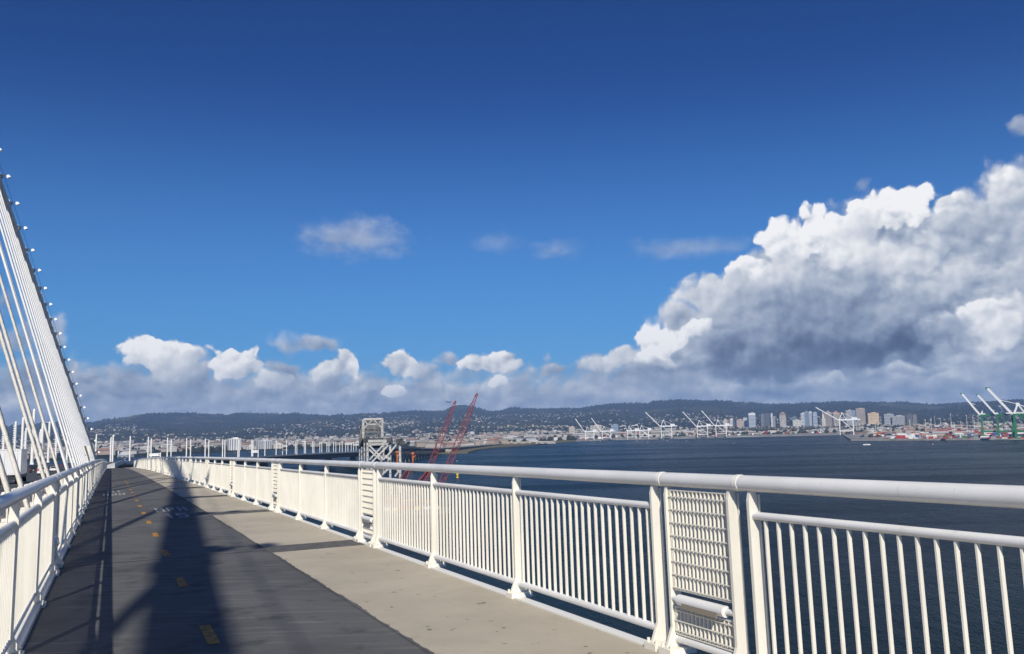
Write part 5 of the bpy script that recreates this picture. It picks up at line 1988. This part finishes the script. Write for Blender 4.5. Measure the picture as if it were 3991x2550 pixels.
# elevated freeway along the far shore
fw = thing('freeway', 'pale elevated freeway along the shore behind the cranes', 'freeway', (0, 0, 0))
FP = [at(1560, 1722, 3000), at(1700, 1714, 3200), at(1850, 1706, 3500), at(2100, 1697, 3800), at(2300, 1690, 4000), at(2700, 1679, 4200)]
FL = spline([(p.x, p.y, p.z) for p in FP], 6)
ribbon('deck', FL, [(-9, 1.6), (9, 1.6), (9, -1.2), (-9, -1.2)], M['pale_steel'], fw)
for p in FL[::2]:
    MB().bar(Vector((p.x, p.y, 0)), Vector((p.x, p.y, p.z - 1)), 3.0).build('column', M['concrete_pier'], fw)
FP2 = [at(1600, 1735, 2700), at(1750, 1725, 2900), at(1900, 1714, 3200), at(2080, 1705, 3500)]
ribbon('ramp', spline([(p.x, p.y, p.z) for p in FP2], 6), [(-6, 1.2), (6, 1.2), (6, -1), (-6, -1)], M['pale_steel'], fw)

# ------------------------------------------------------------------ low city and hillside houses
HC = [(0.50, 0.48, 0.45), (0.42, 0.39, 0.34), (0.64, 0.63, 0.61), (0.36, 0.30, 0.25), (0.32, 0.31, 0.30), (0.42, 0.33, 0.27), (0.46, 0.44, 0.39)]


def house_mesh(c, name):
    m = MB()
    m.box((0, 0, 0.5), (1.0, 0.75, 1.0))
    return m.data(name, bmat(c))


HW = [house_mesh(c, 'house_wall') for c in HC]
roof_m = [MB().prism([Vector((-0.53, -0.42, 1.0)), Vector((-0.53, 0.42, 1.0)), Vector((-0.53, 0, 1.32))], (1.06, 0, 0)).data('house_roof', bmat(c)) for c in [(0.30, 0.27, 0.24), (0.36, 0.22, 0.17), (0.55, 0.54, 0.52)]]
rh = np.random.RandomState(3)
cand = []
tries = 0
while len(cand) < 5000 and tries < 200000:
    tries += 1
    a = rad(rh.uniform(-35, 35))
    r0_ = float(shore_r(a)) + 260
    r = r0_ + rh.uniform(0, 1) ** 0.9 * (11900 - r0_)
    x, y = r * math.sin(a), r * math.cos(a)
    u = (r - 5200) / 7600.0
    den = float(fbm(np.array(x / 700.0), np.array(y / 700.0), 4, 31))
    den2 = float(fbm(np.array(x / 2600.0), np.array(y / 2600.0), 3, 77))
    # the far left and far right of the hills are mostly wood
    ad = math.degrees(a)
    wood = 0.09 if (ad < -12 or ad > 10) and u > 0.42 else 0.0
    th = 0.475 + max(0, u - 0.5) * 0.30 + wood
    if u < 0.10:
        th = 0.30
    if den * 0.6 + den2 * 0.4 > th:
        sz = rh.uniform(9, 17) if u > 0.08 else rh.uniform(14, 46)
        hh = rh.uniform(6, 10) if u > 0.08 else rh.uniform(7, 17)
        cand.append((sz / r, x, y, r, sz, hh, u))
cand.sort(reverse=True)
for (q_, x, y, r, sz, hh, u) in cand[:300]:
    z = land_z(x, y)
    o = thing('house', 'pale low building in the dense flat town below the hills' if u < 0.2 else 'small pale house among trees on the hillside', 'house', (x, y, z - 1.0), (0, 0, rh.uniform(0, 3.1)), 'town buildings below the hills')
    o.scale = (sz, sz, hh)
    obj('wall', HW[rh.randint(len(HW))], o)
    obj('roof', roof_m[rh.randint(3)], o)
groups_ = [MB() for _ in HC]
for (q_, x, y, r, sz, hh, u) in cand[300:]:
    z = land_z(x, y)
    i = rh.randint(len(HC))
    rz = rh.uniform(0, 3.1)
    groups_[i].box((x, y, z + hh / 2 - 1), (sz, sz * 0.7, hh), rz)
town = thing('hillside_town', 'thousands of tiny pale houses scattered over the wooded hills', 'houses', (0, 0, 0))
town['kind'] = 'stuff'
for i, g in enumerate(groups_):
    g.build('house_mass', bmat(HC[i]), town, kind='stuff')

# ------------------------------------------------------------------ trees of the flats and hills
OCT = [(1, 0, 0), (0, 1, 0), (-1, 0, 0), (0, -1, 0), (0.6, 0.6, 0.7), (-0.6, 0.6, 0.75), (-0.6, -0.6, 0.7), (0.6, -0.6, 0.8), (0, 0, 1.15)]
OCF = [(0, 1, 4), (1, 2, 5), (2, 3, 6), (3, 0, 7), (4, 1, 5), (5, 2, 6), (6, 3, 7), (7, 0, 4), (4, 5, 8), (5, 6, 8), (6, 7, 8), (7, 4, 8)]
OV = np.array(OCT)
OF = np.array(OCF)
tv, tf = [], []
nt = 0
for _i in range(36000):
    a = rad(rh.uniform(-36, 36))
    r = 4000 + 9000 * rh.uniform(0, 1) ** 0.75
    if _i > 33000:
        a, r = rad(rh.uniform(13, 25)), rh.uniform(4300, 5300)
    if _i <= 33000 and rh.uniform() < 0.3:
        r = float(shore_r(a)) + 200 + rh.uniform(0, 1) * 2500
    if r < shore_r(a) + 200:
        continue
    x, y = r * math.sin(a), r * math.cos(a)
    if _i <= 33000 and r < 5600 and float(fbm(np.array(x / 500.0), np.array(y / 500.0), 3, 5)) < 0.52:
        continue
    if r > 6000 and grass_at(x, y) > 0.4:
        continue
    z = land_z(x, y)
    sz = rh.uniform(5, 12) * (1.0 if r > 6000 else 0.8)
    c, s_ = math.cos(rh.uniform(0, 6)), 0
    P_ = OV * np.array([sz, sz, sz * rh.uniform(1.1, 1.9)]) * rh.uniform(0.75, 1.25, (9, 1)) + np.array([x, y, z - 1])
    tv.append(P_)
    tf.append(OF + nt * 9)
    nt += 1
tm = bpy.data.meshes.new('hill_trees')
tm.from_pydata(np.concatenate(tv).tolist(), [], np.concatenate(tf).tolist())
tm.materials.append(M['tree_dark'])
tm.update()
ht = obj('hill_trees', tm, kind='stuff')
tag(ht, 'dark trees covering the hills and the town flats', 'trees')

# ================================================================== HAZE
hz = MB()
hz.box((0, 7200, 259), (32400, 18400, 520))
hm = bpy.data.materials.new('haze_air')
hm.use_nodes = True
nt_ = hm.node_tree
nt_.nodes.clear()
pv = nt_.nodes.new('ShaderNodeVolumePrincipled')
pv.inputs['Color'].default_value = (0.36, 0.58, 1.0, 1)
pv.inputs['Density'].default_value = 5.6e-5
pv.inputs['Anisotropy'].default_value = 0.0
ou = nt_.nodes.new('ShaderNodeOutputMaterial')
nt_.links.new(pv.outputs[0], ou.inputs['Volume'])
haze = hz.build('haze', hm, kind='stuff')
tag(haze, 'thin blue air over the whole bay', 'haze')
